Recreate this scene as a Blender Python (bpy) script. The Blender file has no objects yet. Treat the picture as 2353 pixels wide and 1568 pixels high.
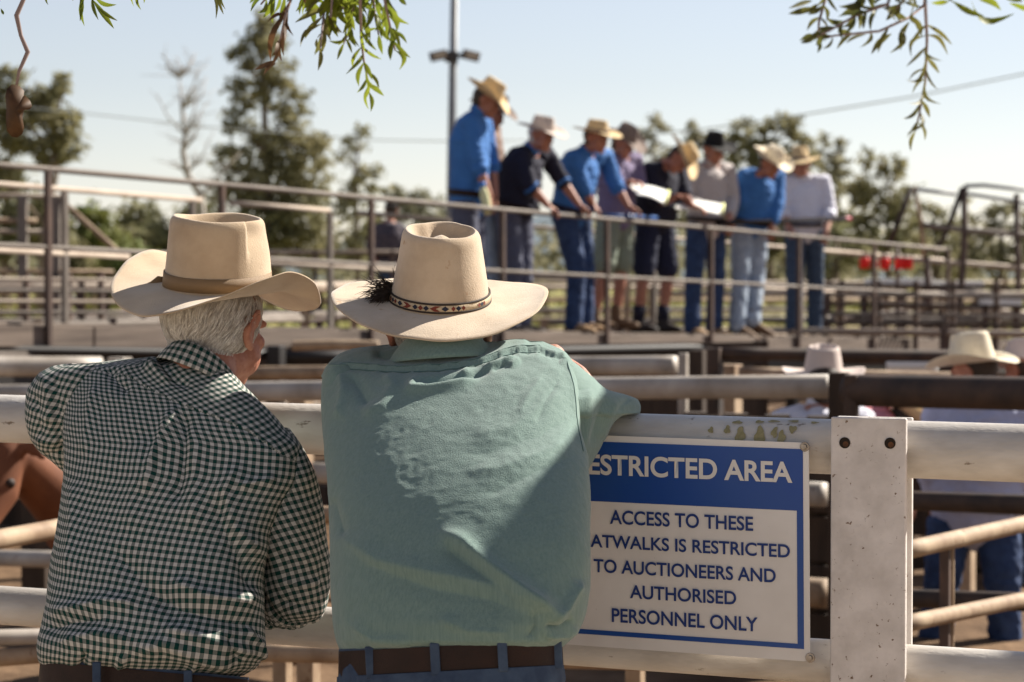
import bpy, math, random
import numpy as np
from mathutils import Vector, Matrix, Quaternion, noise as mnoise
R = math.radians
random.seed(7); rng = np.random.default_rng(11)
scene = bpy.context.scene
col = scene.collection

# ------------------------------------------------------------------ camera, light, exposure
FPX = 5556.0                       # focal length in the 2353 x 1568 measuring frame
CAM = Vector((0, 0, 1.62)); PITCH = math.atan(144 / FPX)
FW = Vector((0, math.cos(PITCH), -math.sin(PITCH))); UPV = Vector((0, math.sin(PITCH), math.cos(PITCH))); RT = Vector((1, 0, 0))
cd = bpy.data.cameras.new('camera'); cam = bpy.data.objects.new('camera', cd); col.objects.link(cam)
cam.location = CAM; cam.rotation_euler = (R(90) - PITCH, 0, 0)
cd.sensor_width = 36; cd.lens = 36 * FPX / 2353; cd.clip_start = .05; cd.clip_end = 9000
cd.dof.use_dof = True; cd.dof.focus_distance = 4.32; cd.dof.aperture_fstop = 6.2
scene.camera = cam
def P(u, v, d):
    return CAM + RT * ((u - 1176.5) / FPX * d) - UPV * ((v - 784) / FPX * d) + FW * d

SUN_AZ, SUN_EL = 33.0, 38.0          # azimuth measured from +x (camera right) towards +y (away)
sd = Vector((math.cos(R(SUN_EL)) * math.cos(R(SUN_AZ)), math.cos(R(SUN_EL)) * math.sin(R(SUN_AZ)), math.sin(R(SUN_EL))))
w = bpy.data.worlds.new('World'); scene.world = w; w.use_nodes = True
nt = w.node_tree; bg = nt.nodes['Background']
sky = nt.nodes.new('ShaderNodeTexSky'); sky.sky_type = 'NISHITA'; sky.sun_disc = False
sky.sun_elevation = R(SUN_EL); sky.sun_rotation = R(90 - SUN_AZ)
sky.air_density = 1.0; sky.dust_density = .05; sky.ozone_density = .6
hs = nt.nodes.new('ShaderNodeHueSaturation'); hs.inputs['Saturation'].default_value = .62; mu = nt.nodes.new('ShaderNodeMixRGB'); mu.blend_type = 'MULTIPLY'; mu.inputs[0].default_value = 1; mu.inputs[2].default_value = (1, .965, 1.02, 1)
nt.links.new(sky.outputs[0], hs.inputs['Color']); nt.links.new(hs.outputs[0], mu.inputs[1]); nt.links.new(mu.outputs[0], bg.inputs[0]); bg.inputs[1].default_value = .0475
sl = bpy.data.lights.new('sun', 'SUN'); sl.energy = 5.0; sl.angle = R(.53); sl.color = (1, .93, .82)
so = bpy.data.objects.new('sun', sl); col.objects.link(so); so.rotation_euler = (-sd).to_track_quat('-Z', 'Y').to_euler()
scene.view_settings.view_transform = 'Standard'; scene.view_settings.look = 'None'; scene.view_settings.gamma = 1
scene.view_settings.exposure = 1.3
scene.cycles.max_bounces = 6; scene.cycles.transparent_max_bounces = 8

# ------------------------------------------------------------------ materials
def mat(name, c, rough=.7, c2=None, scale=8., stretch=(1, 1, 1), bump=0., bscale=60., bstretch=None, spec=.3, metal=0., trans=0., sheen=0.,
        c3=None, spots=.0, sscale=40., coat=0, lo=.35, hi=.65):
    m = bpy.data.materials.new(name); m.use_nodes = True
    n = m.node_tree.nodes; l = m.node_tree.links; b = n['Principled BSDF']
    b.inputs['Roughness'].default_value = rough; b.inputs['Specular IOR Level'].default_value = spec; b.inputs['Metallic'].default_value = metal
    if sheen: b.inputs['Sheen Weight'].default_value = sheen; b.inputs['Sheen Roughness'].default_value = .5
    b.inputs['Base Color'].default_value = (*c, 1)
    tc = n.new('ShaderNodeTexCoord')
    def ns(sc, st, det=4):
        mp = n.new('ShaderNodeMapping'); mp.inputs['Scale'].default_value = st; l.new(tc.outputs['Object'], mp.inputs[0])
        t = n.new('ShaderNodeTexNoise'); t.inputs['Scale'].default_value = sc; t.inputs['Detail'].default_value = det; t.inputs['Roughness'].default_value = .6
        l.new(mp.outputs[0], t.inputs['Vector']); return t.outputs['Fac']
    def ramp(src, a, bb, ca=(0, 0, 0, 1), cb=(1, 1, 1, 1)):
        r = n.new('ShaderNodeValToRGB'); r.color_ramp.elements[0].position = a; r.color_ramp.elements[1].position = bb
        r.color_ramp.elements[0].color = ca; r.color_ramp.elements[1].color = cb; l.new(src, r.inputs[0]); return r.outputs[0]
    cur = None
    if c2:
        cur = ramp(ns(scale, stretch), lo, hi, (*c, 1), (*c2, 1))
    if c3:
        mx = n.new('ShaderNodeMixRGB'); l.new(ramp(ns(sscale, stretch, 6), spots, spots + .06), mx.inputs[0])
        if cur: l.new(cur, mx.inputs[1])
        else: mx.inputs[1].default_value = (*c, 1)
        mx.inputs[2].default_value = (*c3, 1); cur = mx.outputs[0]
    if cur: l.new(cur, b.inputs['Base Color'])
    if bump:
        bp = n.new('ShaderNodeBump'); bp.inputs['Strength'].default_value = 1; bp.inputs['Distance'].default_value = bump
        l.new(ns(bscale, bstretch or stretch, 3), bp.inputs['Height']); l.new(bp.outputs[0], b.inputs['Normal'])
    if trans:
        t = n.new('ShaderNodeBsdfTranslucent'); ms = n.new('ShaderNodeMixShader'); ms.inputs[0].default_value = trans
        if cur: l.new(cur, t.inputs[0])
        else: t.inputs[0].default_value = (*c, 1)
        l.new(b.outputs[0], ms.inputs[1]); l.new(t.outputs[0], ms.inputs[2]); l.new(ms.outputs[0], n['Material Output'].inputs[0])
    return m

def gingham(name, light, dark, period, yoke=False):
    m = bpy.data.materials.new(name); m.use_nodes = True
    n = m.node_tree.nodes; l = m.node_tree.links; b = n['Principled BSDF']
    b.inputs['Roughness'].default_value = .85; b.inputs['Specular IOR Level'].default_value = .15
    uv = n.new('ShaderNodeUVMap'); sp = n.new('ShaderNodeSeparateXYZ'); l.new(uv.outputs[0], sp.inputs[0])
    outs = []
    for k in range(2):
        d = n.new('ShaderNodeMath'); d.operation = 'DIVIDE'; d.inputs[1].default_value = period; l.new(sp.outputs[k], d.inputs[0])
        f = n.new('ShaderNodeMath'); f.operation = 'FRACT'; l.new(d.outputs[0], f.inputs[0])
        g = n.new('ShaderNodeMath'); g.operation = 'GREATER_THAN'; g.inputs[1].default_value = .5; l.new(f.outputs[0], g.inputs[0]); outs.append(g.outputs[0])
    s = n.new('ShaderNodeMath'); s.operation = 'ADD'; l.new(outs[0], s.inputs[0]); l.new(outs[1], s.inputs[1])
    h = n.new('ShaderNodeMath'); h.operation = 'MULTIPLY'; h.inputs[1].default_value = .5; l.new(s.outputs[0], h.inputs[0])
    r = n.new('ShaderNodeValToRGB'); e = r.color_ramp.elements
    mid = tuple(70 * .01 * a + .30 * c for a, c in zip(dark, light))
    e[0].position = 0; e[0].color = (*light, 1); e[1].position = 1; e[1].color = (*dark, 1); x = e.new(.5); x.color = (*mid, 1)
    l.new(h.outputs[0], r.inputs[0]); l.new(r.outputs[0], b.inputs['Base Color'])
    t = n.new('ShaderNodeTexNoise'); t.inputs['Scale'].default_value = 900; tc = n.new('ShaderNodeTexCoord'); l.new(tc.outputs['Object'], t.inputs['Vector'])
    bp = n.new('ShaderNodeBump'); bp.inputs['Distance'].default_value = .0006; l.new(t.outputs[0], bp.inputs['Height']); l.new(bp.outputs[0], b.inputs['Normal'])
    return m

M = {}
M['skin'] = mat('skin', (.40, .19, .125), .55, (.29, .11, .068), 45, bump=.0016, bscale=140, spec=.35, c3=(.20, .075, .045), spots=.64, sscale=130)
M['tanned'] = mat('tanned skin', (.36, .17, .11), .55, (.26, .11, .07), 20, spec=.35)
M['grey_hair'] = mat('grey hair', (.66, .62, .56), .5, (.40, .36, .31), 45, spec=.4)
M['white_hair'] = mat('white hair', (.80, .77, .70), .5)
M['dark_hair'] = mat('dark hair', (.04, .028, .02), .6)
M['eye'] = mat('eye', (.03, .02, .015), .15, spec=.6)
M['felt'] = mat('sand felt', (.47, .365, .25), .95, (.36, .27, .18), 9, bump=.0009, bscale=330, spec=.05, sheen=.35)
M['felt_pale'] = mat('pale felt', (.50, .395, .285), .95, (.38, .29, .20), 10, bump=.0009, bscale=330, spec=.05, sheen=.35, c3=(.36, .22, .12), spots=.66, sscale=30)
M['ribbon'] = mat('ribbon', (.20, .125, .06), .6, bump=.0005, bscale=700, stretch=(1, 1, 5))
M['gingham'] = gingham('green gingham', (.47, .445, .41), (.003, .034, .027), .0142)
M['teal'] = mat('washed green cotton', (.172, .246, .218), .9, (.112, .174, .155), 26, (9, 9, .7), bump=.0011, bscale=420, bstretch=(1, 1, .5), spec=.08, sheen=.25, lo=.2, hi=.8)
M['thread'] = mat('thread', (.075, .135, .12), .9)
M['denim'] = mat('denim', (.028, .045, .082), .85, (.05, .076, .12), 30, bump=.0008, bscale=900)
M['denim_dark'] = mat('dark denim', (.018, .035, .09), .85, (.035, .065, .15), 14)
M['denim_light'] = mat('light denim', (.22, .27, .35), .85, (.36, .42, .50), 9)
M['leather'] = mat('dark leather', (.013, .0055, .004), .55, (.022, .009, .006), 18, bump=.0006, bscale=250, spec=.2)
M['boot'] = mat('tan boot', (.30, .19, .10), .7); M['boot_dark'] = mat('dark boot', (.03, .022, .018), .6); M['boot_brown'] = mat('brown boot', (.13, .075, .04), .7)
M['white_pipe'] = mat('worn white pipe paint', (.54, .51, .47), .42, (.36, .325, .285), 4, (1, 1, 3), c3=(.15, .115, .085), spots=.645, sscale=21, bump=.0012, bscale=60, spec=.4)
M['post_paint'] = mat('spotted white post paint', (.62, .575, .545), .65, (.48, .44, .41), 14, c3=(.13, .075, .04), spots=.635, sscale=95, bump=.0010, bscale=120)
M['lichen'] = mat('olive stain', (.22, .19, .09), .8, (.30, .26, .14), 90)
M['rust'] = mat('rust', (.12, .05, .02), .9, (.05, .025, .015), 60)
M['hole'] = mat('dark hole', (.02, .013, .008), .9)
M['pipe_tan'] = mat('weathered tan pipe', (.36, .265, .175), .7, (.20, .13, .08), 6, c3=(.17, .10, .055), spots=.62, sscale=30)
M['pipe_grey'] = mat('galvanised pipe', (.40, .355, .31), .55, (.25, .215, .18), 4, c3=(.20, .14, .10), spots=.66, sscale=24)
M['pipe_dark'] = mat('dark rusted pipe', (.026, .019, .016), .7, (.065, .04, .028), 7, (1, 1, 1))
M['rail_brown'] = mat('brown painted rail', (.20, .172, .147), .75, (.125, .102, .085), 3)
M['rail_pale'] = mat('sunlit pale rail', (.40, .33, .265), .7, (.27, .21, .165), 3)  # sunlit tops of the far rails are worked into this pale tan
M['rust_post'] = mat('rusty steel post', (.06, .040, .033), .7, (.10, .062, .047), 8)
M['plank'] = mat('weathered plank', (.185, .145, .118), .9, (.095, .073, .06), 5, (.25, .25, 6), bump=.002, bscale=14)
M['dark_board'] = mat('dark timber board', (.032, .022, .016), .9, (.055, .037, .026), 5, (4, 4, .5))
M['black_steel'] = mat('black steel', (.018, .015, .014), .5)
M['sign_white'] = mat('sign white', (.68, .65, .62), .4, (.60, .565, .53), 5, spec=.4, c3=(.40, .33, .26), spots=.70, sscale=70)
M['sign_blue'] = mat('sign blue', (.007, .05, .25), .4, (.012, .062, .24), 5, spec=.4)
M['sign_letter'] = mat('sign cream lettering', (.63, .60, .56), .5)
M['sign_navy'] = mat('sign navy lettering', (.012, .035, .16), .5)
M['bolt'] = mat('steel bolt', (.34, .31, .28), .35, (.22, .18, .14), 60, metal=.8)
M['straw'] = mat('straw', (.58, .44, .25), .85, (.47, .34, .18), 60, bump=.001, bscale=200)
M['straw_pale'] = mat('pale straw', (.70, .62, .48), .85, (.60, .52, .39), 50)
M['felt_grey'] = mat('grey felt', (.46, .39, .34), .9); M['felt_brown'] = mat('brown felt', (.17, .13, .11), .9); M['felt_black'] = mat('black felt', (.012, .011, .011), .9)
M['felt_pinkish'] = mat('pinkish grey felt', (.50, .42, .38), .9)
M['blue_cloth'] = mat('royal blue cotton', (.045, .155, .41), .85, (.035, .125, .34), 6)
M['navy_cloth'] = mat('navy cotton', (.014, .014, .028), .9); M['lavender'] = mat('lavender cotton', (.60, .60, .68), .85)
M['stone'] = mat('stone grey cotton', (.42, .38, .37), .85); M['mauve'] = mat('mauve cotton', (.16, .13, .22), .85)
M['olive_short'] = mat('grey green drill', (.19, .22, .175), .85); M['navy_short'] = mat('navy drill', (.013, .016, .04), .85)
M['slate'] = mat('slate trouser', (.075, .08, .12), .85); M['brown_cloth'] = mat('dull brown cotton', (.20, .135, .11), .9)
M['plaid'] = mat('dark checked cotton', (.035, .034, .05), .9, (.10, .08, .09), 26); M['pink'] = mat('pink cotton', (.55, .20, .22), .85); M['white_cloth'] = mat('white cotton', (.62, .61, .66), .85)
M['pale_blue'] = mat('pale blue cotton', (.36, .38, .52), .85)
M['paper'] = mat('paper', (.82, .82, .78), .8); M['paper_edge'] = mat('yellow paper edge', (.70, .72, .36), .8)
M['cane_blue'] = mat('blue cane', (.012, .06, .20), .4); M['cane_black'] = mat('black cane', (.015, .013, .015), .9, spec=.05); M['cane_red'] = mat('red grip', (.32, .03, .05), .5)
M['red'] = mat('bright red plastic', (.75, .012, .008), .4); M['white_tin'] = mat('white tin', (.68, .68, .66), .5)
M['bottle'] = mat('clear yellow bottle', (.55, .55, .32), .3); M['bottle_cap'] = mat('blue cap', (.02, .15, .5), .4)
M['pole'] = mat('galvanised pole', (.20, .21, .22), .5, (.15, .155, .165), 3); M['lamp_body'] = mat('lamp housing', (.05, .045, .04), .6); M['lamp_glass'] = mat('lamp face', (.42, .35, .25), .4)
M['wire'] = mat('wire', (.42, .44, .47), .8)
M['bark'] = mat('grey bark', (.22, .17, .13), .9, (.12, .09, .07), 3, (1, 1, .4)); M['bark_dead'] = mat('dead bark', (.36, .32, .29), .9)
M['gum'] = mat('gum foliage', (.19, .185, .10), .75, (.27, .24, .13), .35, trans=.42, spec=.2)
M['gum_dark'] = mat('dark gum foliage', (.15, .155, .085), .75, (.23, .21, .115), .4, trans=.42, spec=.2)
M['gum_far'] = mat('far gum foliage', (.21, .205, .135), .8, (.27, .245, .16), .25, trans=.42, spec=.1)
M['shrub'] = mat('bright shrub foliage', (.13, .16, .045), .75, (.19, .19, .06), .6, trans=.25)
M['leaf'] = mat('pepper leaf', (.08, .115, .015), .5, (.20, .23, .022), 7, trans=.62, spec=.3)
M['leaf_olive'] = mat('olive leaf', (.06, .07, .02), .5, (.15, .14, .035), 7, trans=.5, spec=.3)
M['leaf_brown'] = mat('dry leaf', (.12, .06, .025), .6, (.06, .032, .015), 20, trans=.3)
M['twig'] = mat('twig', (.20, .15, .14), .8)
M['cow_eye'] = mat('dark eye socket', (.022, .010, .006), .7)
M['cow'] = mat('cow coat', (.17, .058, .022), .75, (.11, .035, .014), 5); M['cow_white'] = mat('white cow face', (.62, .55, .47), .8)

# ------------------------------------------------------------------ mesh helpers
class MB:
    def __init__(s): s.v = []; s.f = []
    def add(s, vs, fs):
        o = len(s.v); s.v.extend([tuple(x) for x in vs]); s.f.extend([tuple(i + o for i in f) for f in fs]); return s
    def tube(s, pts, rad, n=12, side=None, caps=True):
        pts = [Vector(p) for p in pts]; k = len(pts)
        if not isinstance(rad, (list, tuple)): rad = [rad] * k
        vs = []; fs = []; ref = Vector(side) if side else None
        for i in range(k):
            t = (pts[min(i + 1, k - 1)] - pts[max(i - 1, 0)])
            t = t.normalized() if t.length > 1e-9 else Vector((0, 0, 1))
            if ref is None: ref = t.orthogonal()
            x = (ref - t * ref.dot(t))
            x = x.normalized() if x.length > 1e-6 else t.orthogonal().normalized()
            if side is None: ref = x
            y = t.cross(x); r = rad[i]; rx, ry = r if isinstance(r, (list, tuple)) else (r, r)
            for j in range(n):
                a = 2 * math.pi * j / n; vs.append(pts[i] + x * (rx * math.cos(a)) + y * (ry * math.sin(a)))
        for i in range(k - 1):
            for j in range(n):
                fs.append((i * n + j, i * n + (j + 1) % n, (i + 1) * n + (j + 1) % n, (i + 1) * n + j))
        if caps: fs.append(tuple(reversed(range(n)))); fs.append(tuple(range((k - 1) * n, k * n)))
        return s.add(vs, fs)
    def limb(s, pts, rad, n=14, side=None):             # rounded ends
        pts = [Vector(p) for p in pts]; rad = list(rad)
        def mx(r): return max(r) if isinstance(r, (list, tuple)) else r
        def sc(r, k): return (r[0] * k, r[1] * k) if isinstance(r, (list, tuple)) else r * k
        a = (pts[0] - pts[1]).normalized(); b = (pts[-1] - pts[-2]).normalized(); r0 = min(rad[0]) if isinstance(rad[0], (list, tuple)) else rad[0]; r1 = min(rad[-1]) if isinstance(rad[-1], (list, tuple)) else rad[-1]
        pp = [pts[0] + a * r0 * .9, pts[0] + a * r0 * .6] + pts + [pts[-1] + b * r1 * .6, pts[-1] + b * r1 * .9]
        rr = [sc(rad[0], .35), sc(rad[0], .8)] + rad + [sc(rad[-1], .8), sc(rad[-1], .35)]
        return s.tube(pp, rr, n, side)
    def ell(s, c, r, F=None, n=16, m=10):
        c = Vector(c); vs = []; fs = []
        X, Y, Z = F if F else (Vector((1, 0, 0)), Vector((0, 1, 0)), Vector((0, 0, 1)))
        if not isinstance(r, (list, tuple)): r = (r, r, r)
        for i in range(1, m):
            a = math.pi * i / m
            for j in range(n):
                b = 2 * math.pi * j / n
                vs.append(c + X * (r[0] * math.sin(a) * math.cos(b)) + Y * (r[1] * math.sin(a) * math.sin(b)) + Z * (r[2] * math.cos(a)))
        vs.append(c + Z * r[2]); vs.append(c - Z * r[2]); T = len(vs) - 2
        for i in range(m - 2):
            for j in range(n):
                fs.append((i * n + j, (i + 1) * n + j, (i + 1) * n + (j + 1) % n, i * n + (j + 1) % n))
        for j in range(n):
            fs.append((T, j, (j + 1) % n)); q = (m - 2) * n; fs.append((T + 1, q + (j + 1) % n, q + j))
        return s.add(vs, fs)
    def box(s, c, X, Y, Z, bevel=0):                       # half-extent vectors
        c = Vector(c); vs = [c + X * a + Y * b + Z * d for d in (-1, 1) for b in (-1, 1) for a in (-1, 1)]
        fs = [(0, 2, 3, 1), (4, 5, 7, 6), (0, 1, 5, 4), (2, 6, 7, 3), (0, 4, 6, 2), (1, 3, 7, 5)]
        return s.add(vs, fs)
    def beam(s, a, b, w, h, up=(0, 0, 1)):
        a = Vector(a); b = Vector(b); d = b - a; y = d.normalized(); x = y.cross(Vector(up)).normalized(); z = x.cross(y)
        return s.box((a + b) / 2, x * w / 2, d / 2, z * h / 2)
    def mesh(s, name):
        me = bpy.data.meshes.new(name); me.from_pydata(s.v, [], s.f); me.update(); return me
    def build(s, name, m, parent=None, smooth=True, bevel=0):
        return link(name, s.mesh(name), m, parent, smooth, bevel)

def rootloc(o):
    while o.parent: o = o.parent
    return o.location
def link(name, me, m, parent=None, smooth=True, bevel=0, loc=None):
    o = bpy.data.objects.new(name, me); col.objects.link(o)
    L = rootloc(parent) if parent else (loc or Vector((0, 0, 0)))
    if L.length > 0: me.transform(Matrix.Translation(-Vector(L)))
    if parent: o.parent = parent
    else: o.location = L
    o.shadow_terminator_geometry_offset = .12 if smooth else 0
    if isinstance(m, str): m = M[m]
    if m:
        me.materials.clear(); me.materials.append(m)
    if smooth: me.polygons.foreach_set('use_smooth', [True] * len(me.polygons))
    if bevel:
        b = o.modifiers.new('bevel', 'BEVEL'); b.width = bevel; b.segments = 2; b.limit_method = 'ANGLE'
    return o
def tag(o, label=None, cat=None, group=None, kind=None):
    for k, x in (('label', label), ('category', cat), ('group', group), ('kind', kind)):
        if x: o[k] = x
    return o
def thing(name, label, cat, loc=(0, 0, 0), group=None):
    o = bpy.data.objects.new(name, None); col.objects.link(o); o.location = loc; o.empty_display_size = .1
    return tag(o, label, cat, group)
def remesh(mb, voxel, smooth=4, fac=.5):
    me = mb.mesh('tmp'); o = bpy.data.objects.new('tmp', me); col.objects.link(o)
    r = o.modifiers.new('r', 'REMESH'); r.mode = 'VOXEL'; r.voxel_size = voxel; r.adaptivity = 0
    if smooth:
        k = o.modifiers.new('s', 'SMOOTH'); k.iterations = smooth; k.factor = fac
    dg = bpy.context.evaluated_depsgraph_get(); out = bpy.data.meshes.new_from_object(o.evaluated_get(dg))
    bpy.data.objects.remove(o); bpy.data.meshes.remove(me); return out
def coords(me):
    a = np.empty(len(me.vertices) * 3); me.vertices.foreach_get('co', a); return a.reshape(-1, 3)
def normals(me):
    a = np.empty(len(me.vertices) * 3); me.vertices.foreach_get('normal', a); return a.reshape(-1, 3)
def wrinkle(me, amp, sx=(9, 9, 22), seed=0):               # crumple a garment along its normals
    c = coords(me); n = normals(me); s = Vector((seed * 3.1, seed * 1.7, seed))
    d = np.array([abs(mnoise.noise(Vector((p[0] * sx[0], p[1] * sx[1], p[2] * sx[2])) + s)) - .25 + .5 * mnoise.noise(Vector(p) * 38 + s) for p in c])
    me.vertices.foreach_set('co', (c + n * (d * amp)[:, None]).ravel()); me.update()

def frame(fwd, up=(0, 0, 1)):
    y = Vector(fwd).normalized(); x = y.cross(Vector(up)).normalized(); z = x.cross(y); return x, y, z

# ------------------------------------------------------------------ hats, heads, hands
def hat(parent, C, fwd, up, m, a=.088, b=.106, h=.125, ws=.105, wf=.075, roll=1.0, dipf=.25, dipb=.2, taper=.22, style='tear', pinch=.02,
        dip=.035, band=None, n=96, label=None, front_up=.0, bandw=.024, bump=.02, rollpow=1.6, lop=0., lift=0., poff=.72, pw=.34, dent=0., rimdip=0.):
    Z = Vector(up).normalized(); Y = Vector(fwd); Y = (Y - Z * Y.dot(Z)).normalized(); X = Y.cross(Z); C = Vector(C)
    th = np.linspace(0, 2 * np.pi, n, endpoint=False); c = np.cos(th); s = np.sin(th)
    nx = c / a; ny = s / b; L = np.hypot(nx, ny); nx /= L; ny /= L
    cs = np.abs(c) ** rollpow; w = ws * c * c + wf * s * s
    k = np.maximum(cs * roll * (1 + lop * c), 1e-3); dp = np.where(s > 0, dipf * np.abs(s) ** 1.6, dipb * np.abs(s) ** 1.6)
    def brim(t, dz=0.):
        al = w * np.sin(k * t) / k; zz = w * (1 - np.cos(k * t)) / k - dp * w * t ** 1.25 + lift * w * t + dz
        return np.stack([a * c + nx * al, b * s + ny * al, zz], 1)
    def crown(t):
        shoulder = np.clip((t - .86) / .14, 0, 1)
        rf = 1 - taper * t ** 1.15 - .06 * shoulder ** 2
        hh = h * (1 + front_up * s)
        z = hh * (t - .03 * shoulder ** 2)
        g = pinch * np.exp(-((t - .82) / .24) ** 2) * (np.exp(-((th - np.pi * .5 - poff) / pw) ** 2) + np.exp(-((th - np.pi * .5 + poff) / pw) ** 2))
        return np.stack([a * c * rf - nx * g, b * s * rf - ny * g, z * np.ones(n) - rimdip * g * max(0, t - .6) * 2.5], 1)
    rim = crown(1.0)
    def top(q):                                            # q 1 at the rim .. 0 at the middle
        p = rim * np.array([q, q, 1]); r = 1 - q
        if style == 'tear':
            e = np.clip(r / .34, 0, 1); e = e * e * (3 - 2 * e)
            z = rim[:, 2] - dip * e + bump * np.clip((r - .38) / .62, 0, 1) ** .8
        elif style == 'crease':
            z = rim[:, 2] + .006 * np.sin(min(1, r / .5) * np.pi / 2) - dip * np.exp(-(p[:, 0] / (a * .32)) ** 2) * np.clip(r / .3, 0, 1)
        else:
            z = rim[:, 2] + .012 * (1 - q * q)
        p[:, 2] = z; return p
    rows = [brim(t, -.0032 - .004 * (t == 0)) for t in np.linspace(0, 1, 13)]
    e = brim(1.0); e2 = e.copy(); e2[:, 0] *= 1.004; e2[:, 1] *= 1.004; e2[:, 2] -= .0016; rows.append(e2)
    rows += [brim(t) for t in np.linspace(1, 0, 14)] + [crown(t) for t in list(np.linspace(.04, .84, 14)) + [.88, .92, .95, .975, 1.0]]
    rows += [top(q) for q in (.97, .93, .88, .82, .76, .70, .62, .54, .46, .36, .26, .16, .07)]
    V = np.concatenate(rows); W = np.array(C)[None] + V @ np.array([X, Y, Z])
    if dent:                                               # uneven, handled felt
        W = np.array([p + np.array(Z) * dent * mnoise.noise(Vector(p) * 14) + (np.array(X) * mnoise.noise(Vector(p) * 11 + Vector((5, 1, 2))) + np.array(Y) * mnoise.noise(Vector(p) * 11 + Vector((1, 9, 4)))) * dent for p in W])
    fs = []; nr = len(rows)
    for i in range(nr - 1):
        for j in range(n): fs.append((i * n + j, i * n + (j + 1) % n, (i + 1) * n + (j + 1) % n, (i + 1) * n + j))
    fs.append(tuple(range((nr - 1) * n, nr * n))); fs.append(tuple(reversed(range(n))))
    o = MB().add(W, fs).build('hat', m, parent)
    if label: o['label'] = label
    if band:
        bmb = MB(); rr = []
        for t, off in ((.0, .0), (.0, .0022), (bandw / h, .0022), (bandw / h, 0)):
            q = crown(t + .012); q[:, 0] += nx * off; q[:, 1] += ny * off; rr.append(q)
        V = np.concatenate(rr); W = np.array(C)[None] + V @ np.array([X, Y, Z])
        bmb.add(W, [(i * n + j, i * n + (j + 1) % n, (i + 1) * n + (j + 1) % n, (i + 1) * n + j) for i in range(3) for j in range(n)])
        ob = bmb.build('hat_band', band, o)
    o_info = dict(crown=crown, C=C, F=(X, Y, Z), n=n, th=th, nx=nx, ny=ny)
    return o, o_info

def head(mb, C, F, s=1.0, fine=False):
    X, Y, Z = F; C = Vector(C)
    def q(x, y, z): return C + (X * x + Y * y + Z * z) * s
    def e(p, r, Fr=None): mb.ell(q(*p), [k * s for k in r], Fr or F, 20, 14)
    e((0, -.010, .026), (.076, .095, .084)); e((0, .028, -.03), (.062, .066, .085)); e((0, .045, -.085), (.045, .048, .034)); e((0, .078, -.102), (.022, .018, .018))
    for k in (-1, 1):
        e((.047 * k, .008, -.066), (.02, .03, .03)); e((.044 * k, .062, -.018), (.022, .022, .018)); e((.028 * k, .083, .018), (.028, .014, .010))
        ear = frame(Y * .35 - X * k * .25 + Z * .1)      # a thin disc with a rolled rim and a lobe
        e((.083 * k, -.012, -.008), (.007, .019, .031), F)
        pts = [q(.080 * k, .012, .004), q(.088 * k, .008, .024), q(.096 * k, -.008, .034), q(.102 * k, -.026, .028), q(.100 * k, -.032, .008), q(.092 * k, -.026, -.014), q(.085 * k, -.010, -.032), q(.080 * k, .006, -.036), q(.077 * k, .010, -.026)]
        mb.limb(pts, [.005 * s, .0055 * s, .006 * s, .006 * s, .0055 * s, .006 * s, .008 * s, .0075 * s, .005 * s], 8)
    mb.limb([q(0, .088, .012), q(0, .100, -.014), q(0, .108, -.032)], [.010 * s, .012 * s, .013 * s], 10)
    for k in (-1, 1): e((.012 * k, .098, -.036), (.010, .012, .008))
    for k in (-1, 1): e((.042 * k, .044, -.050), (.029, .034, .038))
    e((0, .086, -.062), (.024, .012, .007)); e((0, .084, -.074), (.021, .011, .007))
    return q

def hand(mb, wrist, d, pn, side=1, curl=.9, s=1.0, spread=.1):
    """palm, four fingers of different length with bent knuckles and a thumb; pn is the way the palm faces"""
    d = Vector(d).normalized(); pn = Vector(pn); pn = (pn - d * pn.dot(d)).normalized(); x = d.cross(pn) * side; W = Vector(wrist)
    mb.limb([W - d * .01 * s, W + d * .03 * s, W + d * .075 * s], [(.026 * s, .017 * s), (.034 * s, .016 * s), (.038 * s, .013 * s)], 14, x)
    for k, (off, ln) in enumerate(((-.030, .072), (-.0105, .082), (.0095, .077), (.028, .060))):
        p = W + d * .078 * s + x * off * s; a = curl * .35; pts = [p]
        for sg, l in enumerate((.45, .32, .23)):
            dd = d * math.cos(a) + pn * math.sin(a) + x * off * spread * 8
            p = p + dd.normalized() * ln * l * s; pts.append(p); a += curl * (.75 if sg == 0 else .55)
        mb.limb(pts, [.0098 * s, .0092 * s, .0085 * s, .0075 * s], 10)
    p = W + d * .022 * s - x * .030 * s
    mb.limb([p, p + (d * .6 - x * .65 + pn * .35).normalized() * .040 * s, p + (d * .75 - x * .5 + pn * .4).normalized() * .040 * s + (d * .8 - x * .1 + pn * .6).normalized() * .034 * s],
            [.014 * s, .0115 * s, .009 * s], 10)

def shoe(mb, ank, toe_dir, s=1.0, sole=None):
    t = Vector(toe_dir); t = Vector((t.x, t.y, t.z)).normalized(); A = Vector(ank)
    up = Vector((0, 0, 1)); sd_ = t.cross(up).normalized()
    mb.limb([A + up * .06 * s, A - up * .02 * s, A - up * .055 * s], [.05 * s, .05 * s, .045 * s], 12)
    mb.limb([A - t * .055 * s - up * .065 * s, A + t * .05 * s - up * .06 * s, A + t * .13 * s - up * .068 * s, A + t * .19 * s - up * .075 * s],
            [(.038 * s, .04 * s), (.044 * s, .048 * s), (.048 * s, .036 * s), (.036 * s, .024 * s)], 14, sd_)
    return mb

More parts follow.
